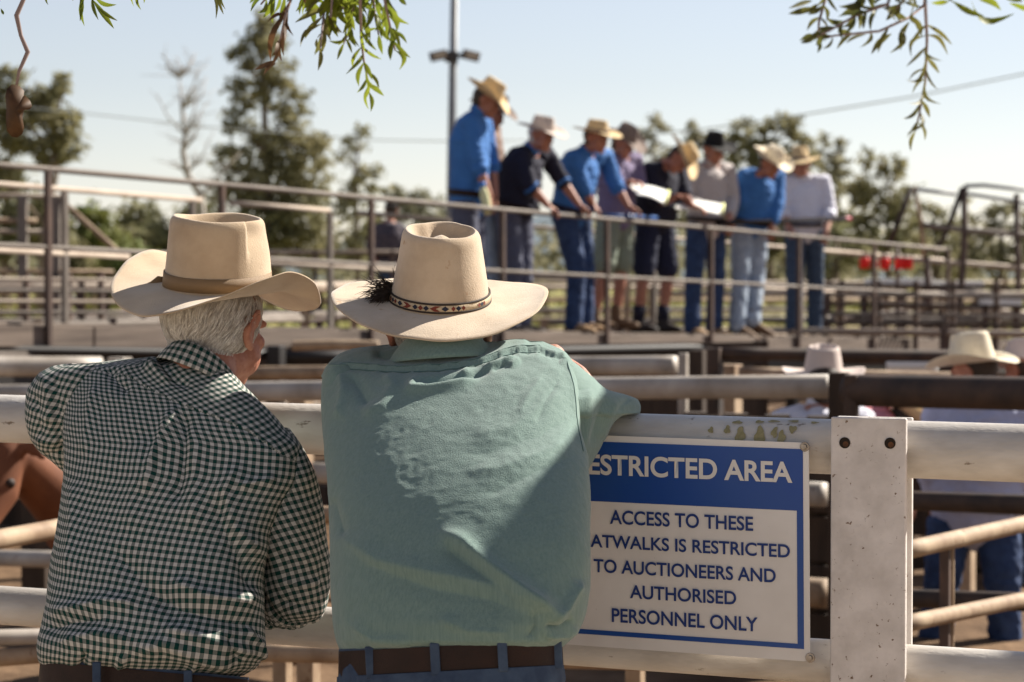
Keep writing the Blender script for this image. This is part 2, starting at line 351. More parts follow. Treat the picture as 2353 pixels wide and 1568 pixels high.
# ------------------------------------------------------------------ generic clothed person (pose given joint by joint)
def person(label, J, face, upv=(0, 0, 1), group=None, shirt='blue_cloth', trousers='denim', boots='boot', hat_kw=None, hair='dark_hair', sleeve=.75,
           shorts=False, collar=None, cuffs=None, seed=0, wide=1.0, belly=0., foot=None, curl=1.1, hs=1.0, vox=.009, palm=(0, 0, -1), belt=True, socks=None, vest=None):
    F = frame(face, upv); sR, sL = J['sR'], J['sL']; across = (sR - sL).normalized(); pel = J['pel']; nk = J['neck']
    hc = (J['hR'] - J['hL']).normalized() if 'hR' in J else across
    hR = J.get('hR', pel + hc * .09); hL = J.get('hL', pel - hc * .09)
    base = Vector((pel.x, pel.y, min(J['aR'].z, J['aL'].z) - .09))
    sp = nk - pel; fwd_ = across.cross(sp).normalized() * -1
    if fwd_.dot(Vector(face)) < 0: fwd_ = -fwd_
    wst = pel + sp * .30 - fwd_ * .01; chs = pel + sp * .68 - fwd_ * .035; upc = pel + sp * .88 - fwd_ * .02
    mb = MB(); head(mb, J['head'], F, hs)
    mb.limb([nk - (nk - J['head']) * -.0 - sp.normalized() * .05, nk, J['head'] - F[2] * .06 - F[1] * .015], [.06, .056, .054], 14)
    mb.limb([pel, wst, chs, upc], [(.15 * wide, .10), (.14 * wide, .095), (.16 * wide, .11), (.13 * wide, .09)], 18, across)
    for s_, e_, w_ in (('sR', 'eR', 'wR'), ('sL', 'eL', 'wL')):
        mb.limb([upc.lerp(J[s_], .5), J[s_], J[s_].lerp(J[e_], .5), J[e_], J[e_].lerp(J[w_], .35), J[w_]], [.06, .055, .046, .039, .041, .027], 14)
        mb.ell(J[s_], .055)
        d = J[w_] - J[e_]; hd = J.get('d' + w_, d)
        hand(mb, J[w_], hd, J.get('p' + w_, Vector(palm)), 1 if s_ == 'sR' else -1, curl)
    for h_, k_, a_ in ((hR, 'kR', 'aR'), (hL, 'kL', 'aL')):
        mb.limb([pel.lerp(h_, .6), h_ - sp.normalized() * .02, h_.lerp(J[k_], .5), J[k_], J[k_].lerp(J[a_], .35), J[a_], J[a_] - Vector((0, 0, .045))], [.085, .082, .068, .052, .055, .038, .036], 14)
        td = foot or Vector((face[0], face[1], 0)); t = Vector(td).normalized()
        mb.limb([J[a_] - Vector((0, 0, .05)), J[a_] - Vector((0, 0, .06)) + t * .12], [.036, .03], 10)
    me = remesh(mb, vox, 3); body = link('person', me, 'skin', None, loc=base); tag(body, label, 'person', group)
    # shirt
    mb = MB(); k = 1.0
    mb.limb([pel - sp * .02, pel + sp * .1, wst, chs, upc, nk - sp * .03], [(.172 * wide, .138), (.185 * wide, .152 + belly), (.182 * wide, .150 + belly), (.198 * wide, .156), (.164 * wide, .125), (.070, .066)], 22, across)
    cuffpts = []
    for s_, e_, w_ in (('sR', 'eR', 'wR'), ('sL', 'eL', 'wL')):
        S, E, W = J[s_], J[e_], J[w_]
        if sleeve > .5:
            q = E.lerp(W, (sleeve - .5) * 2); pts = [upc.lerp(S, .55), S, S.lerp(E, .5), E, q]; rad = [.090, .083, .074, .066, .058]
            cuffpts.append((E.lerp(W, max(0, (sleeve - .5) * 2 - .22)), q))
        else:
            q = S.lerp(E, sleeve * 2); pts = [upc.lerp(S, .55), S, q]; rad = [.090, .085, .078]
            cuffpts.append((S.lerp(E, max(0, sleeve * 2 - .12)), q))
        mb.limb(pts, rad, 16); mb.ell(S, .078)
    me = remesh(mb, .0115, 5); wrinkle(me, .013, seed=seed); shirt_o = link('shirt', me, shirt, body)
    if cuffs:
        for a_, b_ in cuffpts: MB().tube([a_, b_, b_ + (b_ - a_) * .05], [.066, .070, .06], 16).build('cuff', cuffs, shirt_o)
    if collar:
        cn = nk - sp * .015; MB().tube([cn, cn + (J['head'] - cn).normalized() * .045], [(.075, .072), (.066, .064)], 20, across, caps=False).build('collar', collar, shirt_o)
    # trousers
    mb = MB(); mb.limb([pel + sp * .07, pel - sp * .02], [(.158 * wide, .122), (.165 * wide, .128)], 20, across)
    for h_, k_, a_ in ((hR, 'kR', 'aR'), (hL, 'kL', 'aL')):
        K, A = J[k_], J[a_]
        if shorts: mb.limb([pel.lerp(h_, .7), h_, h_.lerp(K, .5), h_.lerp(K, .86)], [.113, .112, .106, .106], 16)
        else: mb.limb([pel.lerp(h_, .7), h_, h_.lerp(K, .5), K, K.lerp(A, .5), A - (A - K).normalized() * -.02], [.110, .110, .097, .082, .076, .078], 16)
    me = remesh(mb, .0115, 4); wrinkle(me, .012, (8, 8, 14), seed + 5); tr = link('shorts' if shorts else 'trousers', me, trousers, body)
    if belt: MB().tube([pel + sp * .075, pel + sp * .145], [(.195 * wide, .165 + belly), (.197 * wide, .167 + belly)], 24, across, caps=False).build('belt', 'leather', body)
    for a_ in ('aR', 'aL'):
        td = foot or Vector((face[0], face[1], 0)); A = J[a_]
        link('boot', remesh(shoe(MB(), A, td, 1.06), .009, 3), boots, body)
        if socks: MB().tube([A + Vector((0, 0, .0)), A.lerp(J['k' + a_[1]], .32)], [.054, .058], 14).build('sock', socks, body)
    if hair:
        q = lambda x, y, z: J['head'] + (F[0] * x + F[1] * y + F[2] * z) * hs
        mb = MB(); mb.ell(q(0, -.026, .022), [.080 * hs, .096 * hs, .088 * hs], F, 20, 14); mb.ell(q(0, -.05, -.045), [.058 * hs, .052 * hs, .05 * hs], F)
        link('hair', remesh(mb, .009, 2), hair, body)
    for k in (-1, 1): MB().ell(J['head'] + (F[0] * .031 * k + F[1] * .084 + F[2] * .004) * hs, .0105 * hs, None, 10, 8).build('eye', 'eye', body)
    if hat_kw:
        kw = dict(hat_kw); kw.setdefault('n', 56); tilt = kw.pop('tilt', 0.); off = kw.pop('off', .052)
        fy = (F[1] * math.cos(tilt) + F[2] * math.sin(tilt)); fz = (F[2] * math.cos(tilt) - F[1] * math.sin(tilt))
        hat(body, J['head'] + F[2] * off * hs, fy, fz, **kw)
    return body

# ------------------------------------------------------------------ front fence, post and sign
def dF(u): return 1 / (.2020 + 1.606e-5 * u)
TR = lambda u: P(u, 962 + .034 * u, dF(u)); BR = lambda u: P(u, 1391 + .068 * u, dF(u))
FD = (TR(2353) - TR(0)).normalized(); FN = Vector((FD.y, -FD.x, 0)).normalized()      # FN points to the camera side
if FN.y > 0: FN = -FN
ff = thing('rail_fence', 'white painted pipe rail fence with a flat post the two men lean on', 'fence', (TR(1995).x, TR(1995).y, 0))
def sagged(a, b, n=24): return [a.lerp(b, i / (n - 1)) for i in range(n)]
for fn, ra, rb in ((TR, .0490, .0505), (BR, .0395, .0395)):
    MB().tube(sagged(fn(-900), fn(1985)), [ra] * 24, 40).build('rail', 'white_pipe', ff)
    MB().tube(sagged(fn(2003), fn(3300)), [rb] * 24, 40).build('rail', 'white_pipe', ff)
def postplate(u0, u1, v0, v1, dd, th, name, m):
    a = P(u0, v0, dF(u0) + dd); b = P(u1, v0, dF(u1) + dd); c = P((u0 + u1) / 2, v1, dF((u0 + u1) / 2) + dd)
    mid = (a + b) / 2; X = (b - a) / 2; X.z = 0; Z = Vector((0, 0, (mid.z - c.z) / 2)); N = Vector((-X.y, X.x, 0)).normalized()
    mb = MB()
    mb.box(mid - Z, X, N * th / 2, Z); return mb.build(name, m, ff, smooth=False, bevel=.0025)
postplate(1911, 2084, 960, 3000, -.075, .012, 'post', 'post_paint')
postplate(1925, 2098, 958, 3000, .075, .012, 'post_plate', 'post_paint')
postplate(-620, -450, 870, 2700, -.075, .012, 'post', 'post_paint')
def disc(c, n_, r, th, m, name, parent, k=20, off=0):
    c = Vector(c); n_ = Vector(n_).normalized(); return MB().tube([c - n_ * th, c + n_ * off, c + n_ * (th * .8 + off)], [r, r, r * .9], k).build(name, m, parent, smooth=False)
for (u, v) in ((1941, 1018), (2045, 1019)):
    disc(P(u, v, dF(u) - .0815), FN, .0098, .0008, 'hole', 'bolt_hole', ff)
    disc(P(u + 2, v + 3, dF(u) - .0825), FN, .0052, .001, 'rust', 'rusted_bolt', ff)
# drips of lichen on the rail top left of the post
for (u, v, a, b) in ((1687, 984, 7, 11), (1718, 995, 11, 19), (1762, 997, 12, 22), (1812, 1000, 9, 15), (1795, 990, 7, 14), (1835, 983, 9, 10), (1706, 968, 12, 5), (1755, 967, 10, 5), (1787, 966, 14, 4), (1833, 966, 12, 5), (1880, 969, 9, 4), (1650, 985, 6, 8)):
    c0 = TR(u); r = .0512; vs = []
    s0 = ((962 + .034 * u) - v) / FPX * dF(u) / r; a0 = math.asin(max(-.96, min(.96, s0)))
    K = 18
    for j in range(K):
        t = 2 * math.pi * j / K; q = 1 + .22 * math.sin(3 * t + u) + .12 * math.sin(5 * t + v)
        du = a * q * math.cos(t) / FPX * dF(u); dv = b * q * math.sin(t) / FPX * dF(u); aa = a0 + dv / r
        vs.append(c0 + FD * du + (FN * math.cos(aa) + Vector((0, 0, 1)) * math.sin(aa)) * r)
    aa = a0; vs.append(c0 + (FN * math.cos(aa) + Vector((0, 0, 1)) * math.sin(aa)) * (r + .0004))
    MB().add(vs, [(j, (j + 1) % K, K) for j in range(K)]).build('lichen_stain', 'lichen', ff)

# sign: corners are measured, the plate stands in front of the two rails
SO = -.066
sTR = P(1858, 1018, dF(1858) + SO); sBR = P(1861, 1521, dF(1861) + SO)
SX = (P(1858, 1018, dF(1858) + SO) - P(1330, 999, dF(1330) + SO)).normalized(); SZ = (sTR - sBR); SH = SZ.length; SZ = SZ.normalized(); SN = SX.cross(SZ).normalized()
if SN.y > 0: SN = -SN
SW = .478
sg = thing('warning_sign', 'blue and white restricted area sign bolted to the front rails right of the green shirt', 'sign', tuple(sBR - SX * SW / 2))
def S(x, y, z=0): return sTR + SX * (x - SW) + SZ * (y - SH) + SN * z      # x, y from the lower left corner of the plate
def rrect(x0, y0, x1, y1, z, r=0, th=0):
    pts = []
    if r:
        for cx, cy, a0 in ((x1 - r, y1 - r, 0), (x0 + r, y1 - r, 90), (x0 + r, y0 + r, 180), (x1 - r, y0 + r, 270)):
            for k in range(7): pts.append((cx + r * math.cos(R(a0 + 15 * k)), cy + r * math.sin(R(a0 + 15 * k))))
    else: pts = [(x1, y1), (x0, y1), (x0, y0), (x1, y0)]
    n = len(pts); vs = [S(x, y, z) for x, y in pts] + [S(x, y, z - th) for x, y in pts]
    return vs, [tuple(range(n)), tuple(reversed(range(n, 2 * n)))] + [(i, i + n, (i + 1) % n + n, (i + 1) % n) for i in range(n)]
kpx = 1 / FPX * dF(1600)                       # metres per measuring pixel at the sign
MB().add(*rrect(0, 0, SW, SH, 0, .012, .003)).build('plate', 'sign_white', sg, smooth=False)
bl = SW - 13 * kpx; bb = .0215
head_b = SH - 152 * kpx
mb = MB(); mb.add(*rrect(.012, head_b, bl, SH - .0115, .0011, 0, .0009)); mb.build('header_panel', 'sign_blue', sg, smooth=False)
for nm, x0, y0, x1, y1 in (('border_stripe', bl - .0115, bb, bl, head_b), ('border_stripe', .012, bb, bl - .0115, bb + .0085), ('border_stripe', .012, bb + .0085, .0235, head_b)):
    MB().add(*rrect(x0, y0, x1, y1, .0011, 0, .0009)).build(nm, 'sign_blue', sg, smooth=False)
def text(s, cx, cy, width, height, m, z=.0022, bold=.0):
    cu = bpy.data.curves.new('t', 'FONT'); cu.body = s; cu.align_x = 'LEFT'; cu.size = 1; cu.offset = bold; cu.resolution_u = 6
    o = bpy.data.objects.new('t', cu); col.objects.link(o); dg = bpy.context.evaluated_depsgraph_get()
    me = bpy.data.meshes.new_from_object(o.evaluated_get(dg)); bpy.data.objects.remove(o)
    c = coords(me); lo = c.min(0); hi = c.max(0); c = (c - lo) / np.maximum(hi - lo, 1e-9)
    W = np.array([S(cx + (p[0] - .5) * width, cy + (p[1] - .5) * height, z) for p in c]); me.vertices.foreach_set('co', W.ravel()); me.update()
    return link('lettering', me, m, sg, smooth=False)
def signpt(u, v):                                # measuring pixel -> sign plane coordinates
    o = CAM; d = P(u, v, 1) - CAM; t = (sTR - o).dot(SN) / d.dot(SN); q = o + d * t - sTR
    return q.dot(SX) + SW, q.dot(SZ) + SH
def line(s, u0, v0t, v0b, u1, v1t, v1b, m, bold, lead=0.):
    """text whose visible span runs from u0 to u1 with letter tops and feet given at both ends; lead = share hidden at the left"""
    xa, yt = signpt(u0, v0t); _, yb = signpt(u0, v0b); xb, yt2 = signpt(u1, v1t); _, yb2 = signpt(u1, v1b)
    wd = (xb - xa) / (1 - lead); text(s, xb - wd / 2, (yt + yb + yt2 + yb2) / 4, wd, ((yt - yb) + (yt2 - yb2)) / 2, m, bold=bold)
line('RESTRICTED AREA', 1353, 1053, 1099, 1820, 1066, 1116, 'sign_letter', .024, .075)
line('ACCESS TO THESE', 1398, 1181, 1213, 1727, 1193, 1227, 'sign_navy', .018)
line('CATWALKS IS RESTRICTED', 1353, 1236, 1266, 1810, 1257, 1288, 'sign_navy', .018, .056)
line('TO AUCTIONEERS AND', 1358, 1294, 1326, 1776, 1312, 1343, 'sign_navy', .018)
line('AUTHORISED', 1440, 1353, 1384, 1684, 1364, 1396, 'sign_navy', .018)
line('PERSONNEL ONLY', 1397, 1406, 1438, 1732, 1424, 1458, 'sign_navy', .018)
for (u, v) in ((1849, 1027), (1850, 1511)):
    x, y = signpt(u, v); b_ = disc(S(x, y, .001), SN, .0088, .0015, 'bolt', 'bolt', sg, 24); 
    disc(S(x, y, .004), SN, .0052, .003, 'bolt', 'bolt_head', b_, 6)

# ------------------------------------------------------------------ lofted garments of the two men in front
def pchip(xs, ys, x):
    xs = np.asarray(xs, float); ys = np.asarray(ys, float); h = np.diff(xs); dl = np.diff(ys) / h; m = np.zeros_like(ys)
    m[0] = dl[0]; m[-1] = dl[-1]
    for i in range(1, len(xs) - 1):
        m[i] = 0 if dl[i - 1] * dl[i] <= 0 else 2 * dl[i - 1] * dl[i] / (dl[i - 1] + dl[i])
    i = np.clip(np.searchsorted(xs, x) - 1, 0, len(xs) - 2); t = np.clip((x - xs[i]) / h[i], 0, 1)
    return ys[i] * (1 + 2 * t) * (1 - t) ** 2 + h[i] * m[i] * t * (1 - t) ** 2 + ys[i + 1] * t * t * (3 - 2 * t) + h[i] * m[i + 1] * t * t * (t - 1)
def P_np(u, v, d):
    k = d / FPX; U = (u - 1176.5) * k; Vv = (v - 784) * k
    return np.stack([CAM.x + U, CAM.y - Vv * UPV.y + FW.y * d, CAM.z - Vv * UPV.z + FW.z * d], -1)
class Loft:
    """rows of constant height: v, left, right (measuring pixels), depth of the back, half thickness, skew of the depth across"""
    def __init__(s, rows, nv=200, nc=240, expo=2.3, folds=(), crease=(), close_top=True, uvrot=None, seed=1, noise_amp=.0, nsx=(6, 6, 6)):
        rows = np.array(rows, float); v = np.linspace(rows[0, 0], rows[-1, 0], nv)
        L, Rr, D, B, SK = [pchip(rows[:, 0], rows[:, k], v) for k in range(1, 6)]
        th = np.linspace(0, 2 * np.pi, nc, endpoint=False); c = np.cos(th); sn = np.sin(th)
        cc = np.sign(c) * np.abs(c) ** (2 / expo); ss = np.sign(sn) * np.abs(sn) ** (2 / expo)
        U = ((L + Rr) / 2)[:, None] + ((Rr - L) / 2)[:, None] * cc[None]
        V = np.repeat(v[:, None], nc, 1); DD = (D + B)[:, None] - B[:, None] * ss[None] + SK[:, None] * cc[None]
        s.U, s.V, s.th, s.nv, s.nc = U, V, th, nv, nc; s.back = (sn > -.05)[None].repeat(nv, 0)
        X = P_np(U, V, DD); s.X = X
        # cloth coordinates in metres from the middle of the back
        seg = np.linalg.norm(np.roll(X, -1, 1) - X, axis=2); cum = np.concatenate([np.zeros((nv, 1)), np.cumsum(seg, 1)[:, :-1]], 1); j0 = nc // 4
        s.cu = -(cum - cum[:, j0:j0 + 1]); dv = np.linalg.norm(np.diff(X[:, j0], axis=0), axis=1); s.cv = -np.concatenate([[0], np.cumsum(dv)])[:, None].repeat(nc, 1)
        s.displace(folds)
        if noise_amp: s.rough(noise_amp, nsx, seed)
    def normals(s):
        a = np.roll(s.X, -1, 1) - np.roll(s.X, 1, 1); b = np.gradient(s.X, axis=0); n = np.cross(a, b); n /= np.maximum(np.linalg.norm(n, axis=2, keepdims=True), 1e-9)
        ctr = s.X.mean(1, keepdims=True)
        if ((s.X - ctr) * n).sum() < 0: n = -n
        return n
    def displace(s, folds):
        if not folds: return
        n = s.normals(); tot = np.zeros(s.U.shape)
        for f in folds:
            pts = np.array(f[0], float); wd, h = f[1], f[2]; kind = f[3] if len(f) > 3 else 'ridge'
            best = np.full(s.U.shape, 1e9); bs = np.zeros(s.U.shape); side = np.zeros(s.U.shape)
            sl_ = np.concatenate([[0], np.cumsum(np.hypot(*np.diff(pts, axis=0).T))])
            for i in range(len(pts) - 1):
                a, b = pts[i], pts[i + 1]; d = b - a; q = d @ d
                t = np.clip(((s.U - a[0]) * d[0] + (s.V - a[1]) * d[1]) / q, 0, 1); dx = s.U - a[0] - t * d[0]; dy = s.V - a[1] - t * d[1]; r = np.hypot(dx, dy)
                k = r < best; best = np.where(k, r, best); bs = np.where(k, (sl_[i] + t * math.sqrt(q)) / sl_[-1], bs); side = np.where(k, np.sign(d[0] * dy - d[1] * dx) * r, side)
            tap = np.clip(np.minimum(bs, 1 - bs) / .22, 0, 1); tap = tap * tap * (3 - 2 * tap)
            if len(f) > 4 and f[4] == 'full': tap = np.ones_like(tap)
            if kind == 'ridge': p = np.exp(-(best / wd) ** 1.35)
            elif kind == 'step': p = np.tanh(side / (wd * .25)) * np.exp(-(best / wd) ** 2) 
            else: p = np.exp(-(best / wd) ** 2) * (1 - 1.6 * (best / wd) ** 2)
            tot += h * p * tap
        s.X = s.X + n * (tot * s.back)[..., None]
    def rough(s, amp, nsx, seed):
        n = s.normals(); o = Vector((seed * 7.3, seed * 1.9, seed * 4.4)); f = np.empty(s.U.shape); X = s.X
        for i in range(s.nv):
            for j in range(s.nc):
                p = X[i, j]; q = Vector((p[0] * nsx[0], p[1] * nsx[1], p[2] * nsx[2])) + o
                a = mnoise.noise(q); b = mnoise.noise(q * 2.3 + Vector((a * 1.2, 3, a)))
                f[i, j] = (1 - abs(a) * 2.2) * .6 + b * .4
        s.X = X + n * (f * amp)[..., None]
    def mesh(s, name, uv=True, yoke=None, rot=0., cap=True):
        nv, nc = s.nv, s.nc; V = s.X.reshape(-1, 3).tolist(); F = [(i * nc + j, i * nc + (j + 1) % nc, (i + 1) * nc + (j + 1) % nc, (i + 1) * nc + j) for i in range(nv - 1) for j in range(nc)]
        if cap: F.append(tuple(range(nc))); F.append(tuple(reversed(range((nv - 1) * nc, nv * nc))))
        me = bpy.data.meshes.new(name); me.from_pydata(V, [], F); me.update()
        if uv:
            ul = me.uv_layers.new(name='UVMap'); cu = s.cu.ravel(); cv = s.cv.ravel(); U = s.U.ravel(); Vv = s.V.ravel(); out = np.zeros((len(me.loops), 2)); k = 0
            for f in F[:nv * nc - nc]:
                um = U[list(f)].mean(); vm = Vv[list(f)].mean(); r = rot
                if yoke: r = yoke(um, vm)
                wrap = max(cu[i] for i in f) - min(cu[i] for i in f) > .2
                for i in f:
                    a, b = cu[i], cv[i]
                    if wrap and a < 0: a = 0
                    out[k] = (a * math.cos(r) - b * math.sin(r) + 5, a * math.sin(r) + b * math.cos(r) + 5); k += 1
            ul.data.foreach_set('uv', out.ravel())
        return me
    def snap(s, u, v, off=.001):
        d2 = (s.U - u) ** 2 + (s.V - v) ** 2 + (~s.back) * 1e6; idx = np.argsort(d2, axis=None)[:6]; w_ = 1 / (d2.ravel()[idx] + 1.5)
        p = (s.X.reshape(-1, 3)[idx] * w_[:, None]).sum(0) / w_.sum(); n = Vector((s._n().reshape(-1, 3)[idx] * w_[:, None]).sum(0)).normalized()
        return Vector(p) + n * off
    def _n(s):
        if not hasattr(s, 'nn'): s.nn = s.normals()
        return s.nn
def seam(lf, pts, r, name, m, parent, off=.0006, n=60):
    pts = np.array(pts, float); sl_ = np.concatenate([[0], np.cumsum(np.hypot(*np.diff(pts, axis=0).T))]); t = np.linspace(0, sl_[-1], n)
    q = [lf.snap(pchip(sl_, pts[:, 0], np.array([x]))[0], pchip(sl_, pts[:, 1], np.array([x]))[0], off) for x in t]
    for _ in range(2): q = [q[0]] + [(q[i - 1] + q[i] * 2 + q[i + 1]) / 4 for i in range(1, n - 1)] + [q[-1]]
    return MB().tube(q, r, 6).build(name, m, parent)
def ringband(u0f, u1f, vt, vb, D, B, SK, nc=160, rows=6, bulge=0., expo=2.4):
    """a band round the waist; vt, vb are functions of u"""
    th = np.linspace(0, 2 * np.pi, nc, endpoint=False); c = np.cos(th); sn = np.sin(th); cc = np.sign(c) * np.abs(c) ** (2 / expo); ss = np.sign(sn) * np.abs(sn) ** (2 / expo)
    rowsX = []
    for i in range(rows):
        t = i / (rows - 1); L, Rr = u0f(t), u1f(t); U = (L + Rr) / 2 + (Rr - L) / 2 * cc; V = vt(U) * (1 - t) + vb(U) * t
        DD = (D + B) - (B + bulge * math.sin(math.pi * t)) * ss + SK * cc; rowsX.append(P_np(U, V, DD))
    V = np.concatenate(rowsX); F = [(i * nc + j, i * nc + (j + 1) % nc, (i + 1) * nc + (j + 1) % nc, (i + 1) * nc + j) for i in range(rows - 1) for j in range(nc)]
    return V, F

def fg_body(label, J, F, loc, vox=.0065):
    mb = MB(); head(mb, J['head'], F, 1.04); nk, pel = J['neck'], J['pel']; sp = nk - pel; ac = (J['sR'] - J['sL']).normalized()
    mb.limb([nk - sp.normalized() * .06, nk, J['head'] - F[2] * .06 - F[1] * .02], [.066, .062, .060], 18)
    mb.limb([pel, pel + sp * .3, pel + sp * .62, pel + sp * .84], [(.14, .095), (.14, .09), (.15, .085), (.11, .06)], 20, ac)
    for s_, e_, w_, k in (('sR', 'eR', 'wR', 1), ('sL', 'eL', 'wL', -1)):
        mb.limb([(pel + sp * .8).lerp(J[s_], .6), J[s_], J[s_].lerp(J[e_], .5), J[e_], J[e_].lerp(J[w_], .35), J[w_]], [.045, .043, .040, .037, .040, .029], 16)
        hand(mb, J[w_], J['d' + w_], J['p' + w_], k, J.get('c' + w_, .8), 1.03)
    for a_, k in (('R', 1), ('L', -1)):
        h_ = pel + ac * .09 * k - Vector((0, 0, .06)); A = J['a' + a_]; K = h_.lerp(A, .52) + Vector((0, .04, 0))
        mb.limb([pel, h_, h_.lerp(K, .5), K, K.lerp(A, .35), A], [.09, .088, .072, .054, .056, .038], 14)
        mb.limb([A - Vector((0, 0, .05)), A + Vector((.02, .12, -.06))], [.036, .03], 10); J['k' + a_] = K; J['h' + a_] = h_
    me = remesh(mb, vox, 3); b = link('person', me, 'skin', None, loc=loc); tag(b, label, 'person'); return b
def ground(p): return Vector((p.x, p.y, .0))
def legs(body, J, m, boot):
    ac = (J['sR'] - J['sL']).normalized()
    mb = MB(); mb.limb([J['pel'] + Vector((0, 0, -.02)), J['pel'] - Vector((0, 0, .10))], [(.175, .125), (.18, .13)], 20, ac)
    for a_ in 'RL':
        K, A, H = J['k' + a_], J['a' + a_], J['h' + a_]; mb.limb([H, H.lerp(K, .5), K, K.lerp(A, .5), A], [.102, .088, .072, .066, .068], 16)
    me = remesh(mb, .010, 4); wrinkle(me, .014, (8, 8, 16), 3); o = link('jeans', me, m, body)
    for a_ in 'RL': link('boot', remesh(shoe(MB(), J['a' + a_], (.3, .95, 0), 1.06), .009, 3), boot, body)
    return o
def strands(C, F, s, count, name, m, parent, zlo, zhi, ylim, ln=(.014, .030), rad=.00055, seed=3, part=0.0, hi=None):
    rg = np.random.default_rng(seed); X, Y, Z = F; E = [((0, -.022, .022), (.083, .101, .092)), ((0, -.036, -.042), (.060, .052, .050)), ((0, -.036, -.016), (.0745, .054, .048))]
    def inside(p, k): c, r = E[k]; return sum(((p[i] - c[i]) / r[i]) ** 2 for i in range(3))
    mb = MB(); tries = 0; made = 0
    while made < count and tries < count * 30:
        tries += 1; k = rg.integers(0, 3); d = rg.normal(size=3); d /= np.linalg.norm(d); c, r = E[k]; p = np.array([c[i] + r[i] * d[i] for i in range(3)])
        if any(inside(p, q) < .985 for q in range(3) if q != k): continue
        if p[2] < zlo + .02 * rg.random() or p[2] > zhi or p[1] > ylim - .5 * max(0, -.02 - p[2]): continue
        made += 1; L_ = rg.uniform(*ln); pts = []; cl = math.floor(p[0] * 60) + math.floor(p[2] * 50) * 7
        sw = math.sin(cl * 12.9) * .35; n_ = np.array([d[i] / r[i] for i in range(3)]); n_ /= np.linalg.norm(n_)
        q = p.copy()
        for st in range(6):
            t = st / 5; qq = q + n_ * (.0015 + .0045 * math.sin(t * 2.4) + .002 * rg.random()); pts.append(Vector(C) + (X * qq[0] + Y * qq[1] + Z * qq[2]) * s)
            dr = np.array([sw + rg.normal() * .15, -.45 + part, -1.0]); dr -= n_ * (dr @ n_); dr /= np.linalg.norm(dr); q = q + dr * L_ / 5
            c_, r_ = E[k]; v_ = np.array([(q[i] - c_[i]) / r_[i] for i in range(3)]); v_ /= np.linalg.norm(v_); q = np.array([c_[i] + r_[i] * v_[i] for i in range(3)])
            n_ = np.array([v_[i] / r_[i] for i in range(3)]); n_ /= np.linalg.norm(n_)
        if hi and max((p_ - hi['C']).dot(hi['F'][2]) for p_ in pts) > -.004: continue
        mb.tube(pts, [rad, rad, rad, rad * .85, rad * .6, rad * .25], 3, caps=False)
    return mb.build(name, m, parent)
def haircap(C, F, s, m, parent, hi=None):
    X, Y, Z = F; mb = MB(); q = lambda x, y, z: Vector(C) + (X * x + Y * y + Z * z) * s
    mb.ell(q(0, -.022, .022), (.081 * s, .098 * s, .09 * s), F, 28, 18); mb.ell(q(0, -.036, -.040), (.058 * s, .050 * s, .048 * s), F, 24, 16); mb.ell(q(0, -.036, -.016), (.0725 * s, .052 * s, .046 * s), F, 24, 16)
    me = remesh(mb, .006, 4)
    if hi:                                                 # the hair ends where the hat sits
        c_ = coords(me); z = (c_ - np.array(hi['C'])) @ np.array(hi['F'][2]); over = np.maximum(0, z + .008); c_ = c_ - over[:, None] * np.array(hi['F'][2])[None]; me.vertices.foreach_set('co', c_.ravel()); me.update()
    return link('hair', me, m, parent)
def ring2(Ca, A1, A2, Cb, B1, B2, n=80, rows=7, t0=-.2, t1=1.2, bulge=.0, thick=.0025):
    """collar: a band between two tilted ellipses given in world vectors; the angle runs over t0..t1 of pi (the near half is 0..1)"""
    th = np.linspace(t0 * math.pi, t1 * math.pi, n); V = []
    for off in (0, 1):
        for i in range(rows):
            t = i / (rows - 1)
            for a in th:
                p = (Ca + A1 * math.cos(a) + A2 * math.sin(a)).lerp(Cb + B1 * math.cos(a) + B2 * math.sin(a), t); c = Ca.lerp(Cb, t); o = (p - c).normalized()
                V.append(p + o * (bulge * math.sin(math.pi * t) - thick * off))
    N = n * rows; F = [(i * n + j, i * n + j + 1, (i + 1) * n + j + 1, (i + 1) * n + j) for i in range(rows - 1) for j in range(n - 1)]
    F2 = [tuple(x + N for x in reversed(f)) for f in F]; E = [(j, j + N, j + 1 + N, j + 1) for j in range(n - 1)] + [(N - n + j, N - n + j + 1, 2 * N - n + j + 1, 2 * N - n + j) for j in range(n - 1)]
    return V, F + F2 + E, n, rows
def gridmesh(name, V, F, n, rows, su, sv):
    me = bpy.data.meshes.new(name); me.from_pydata([tuple(v) for v in V], [], F); me.update(); ul = me.uv_layers.new(name='UVMap'); N = n * rows; out = []
    for f in F:
        for i in f: q = i % N; out += [(q % n) / (n - 1) * su + 3, (q // n) / (rows - 1) * sv + 3]
    ul.data.foreach_set('uv', out); return me
def pxv(u, v, d, du, dv, dd): return P(u + du, v + dv, d + dd) - P(u, v, d)

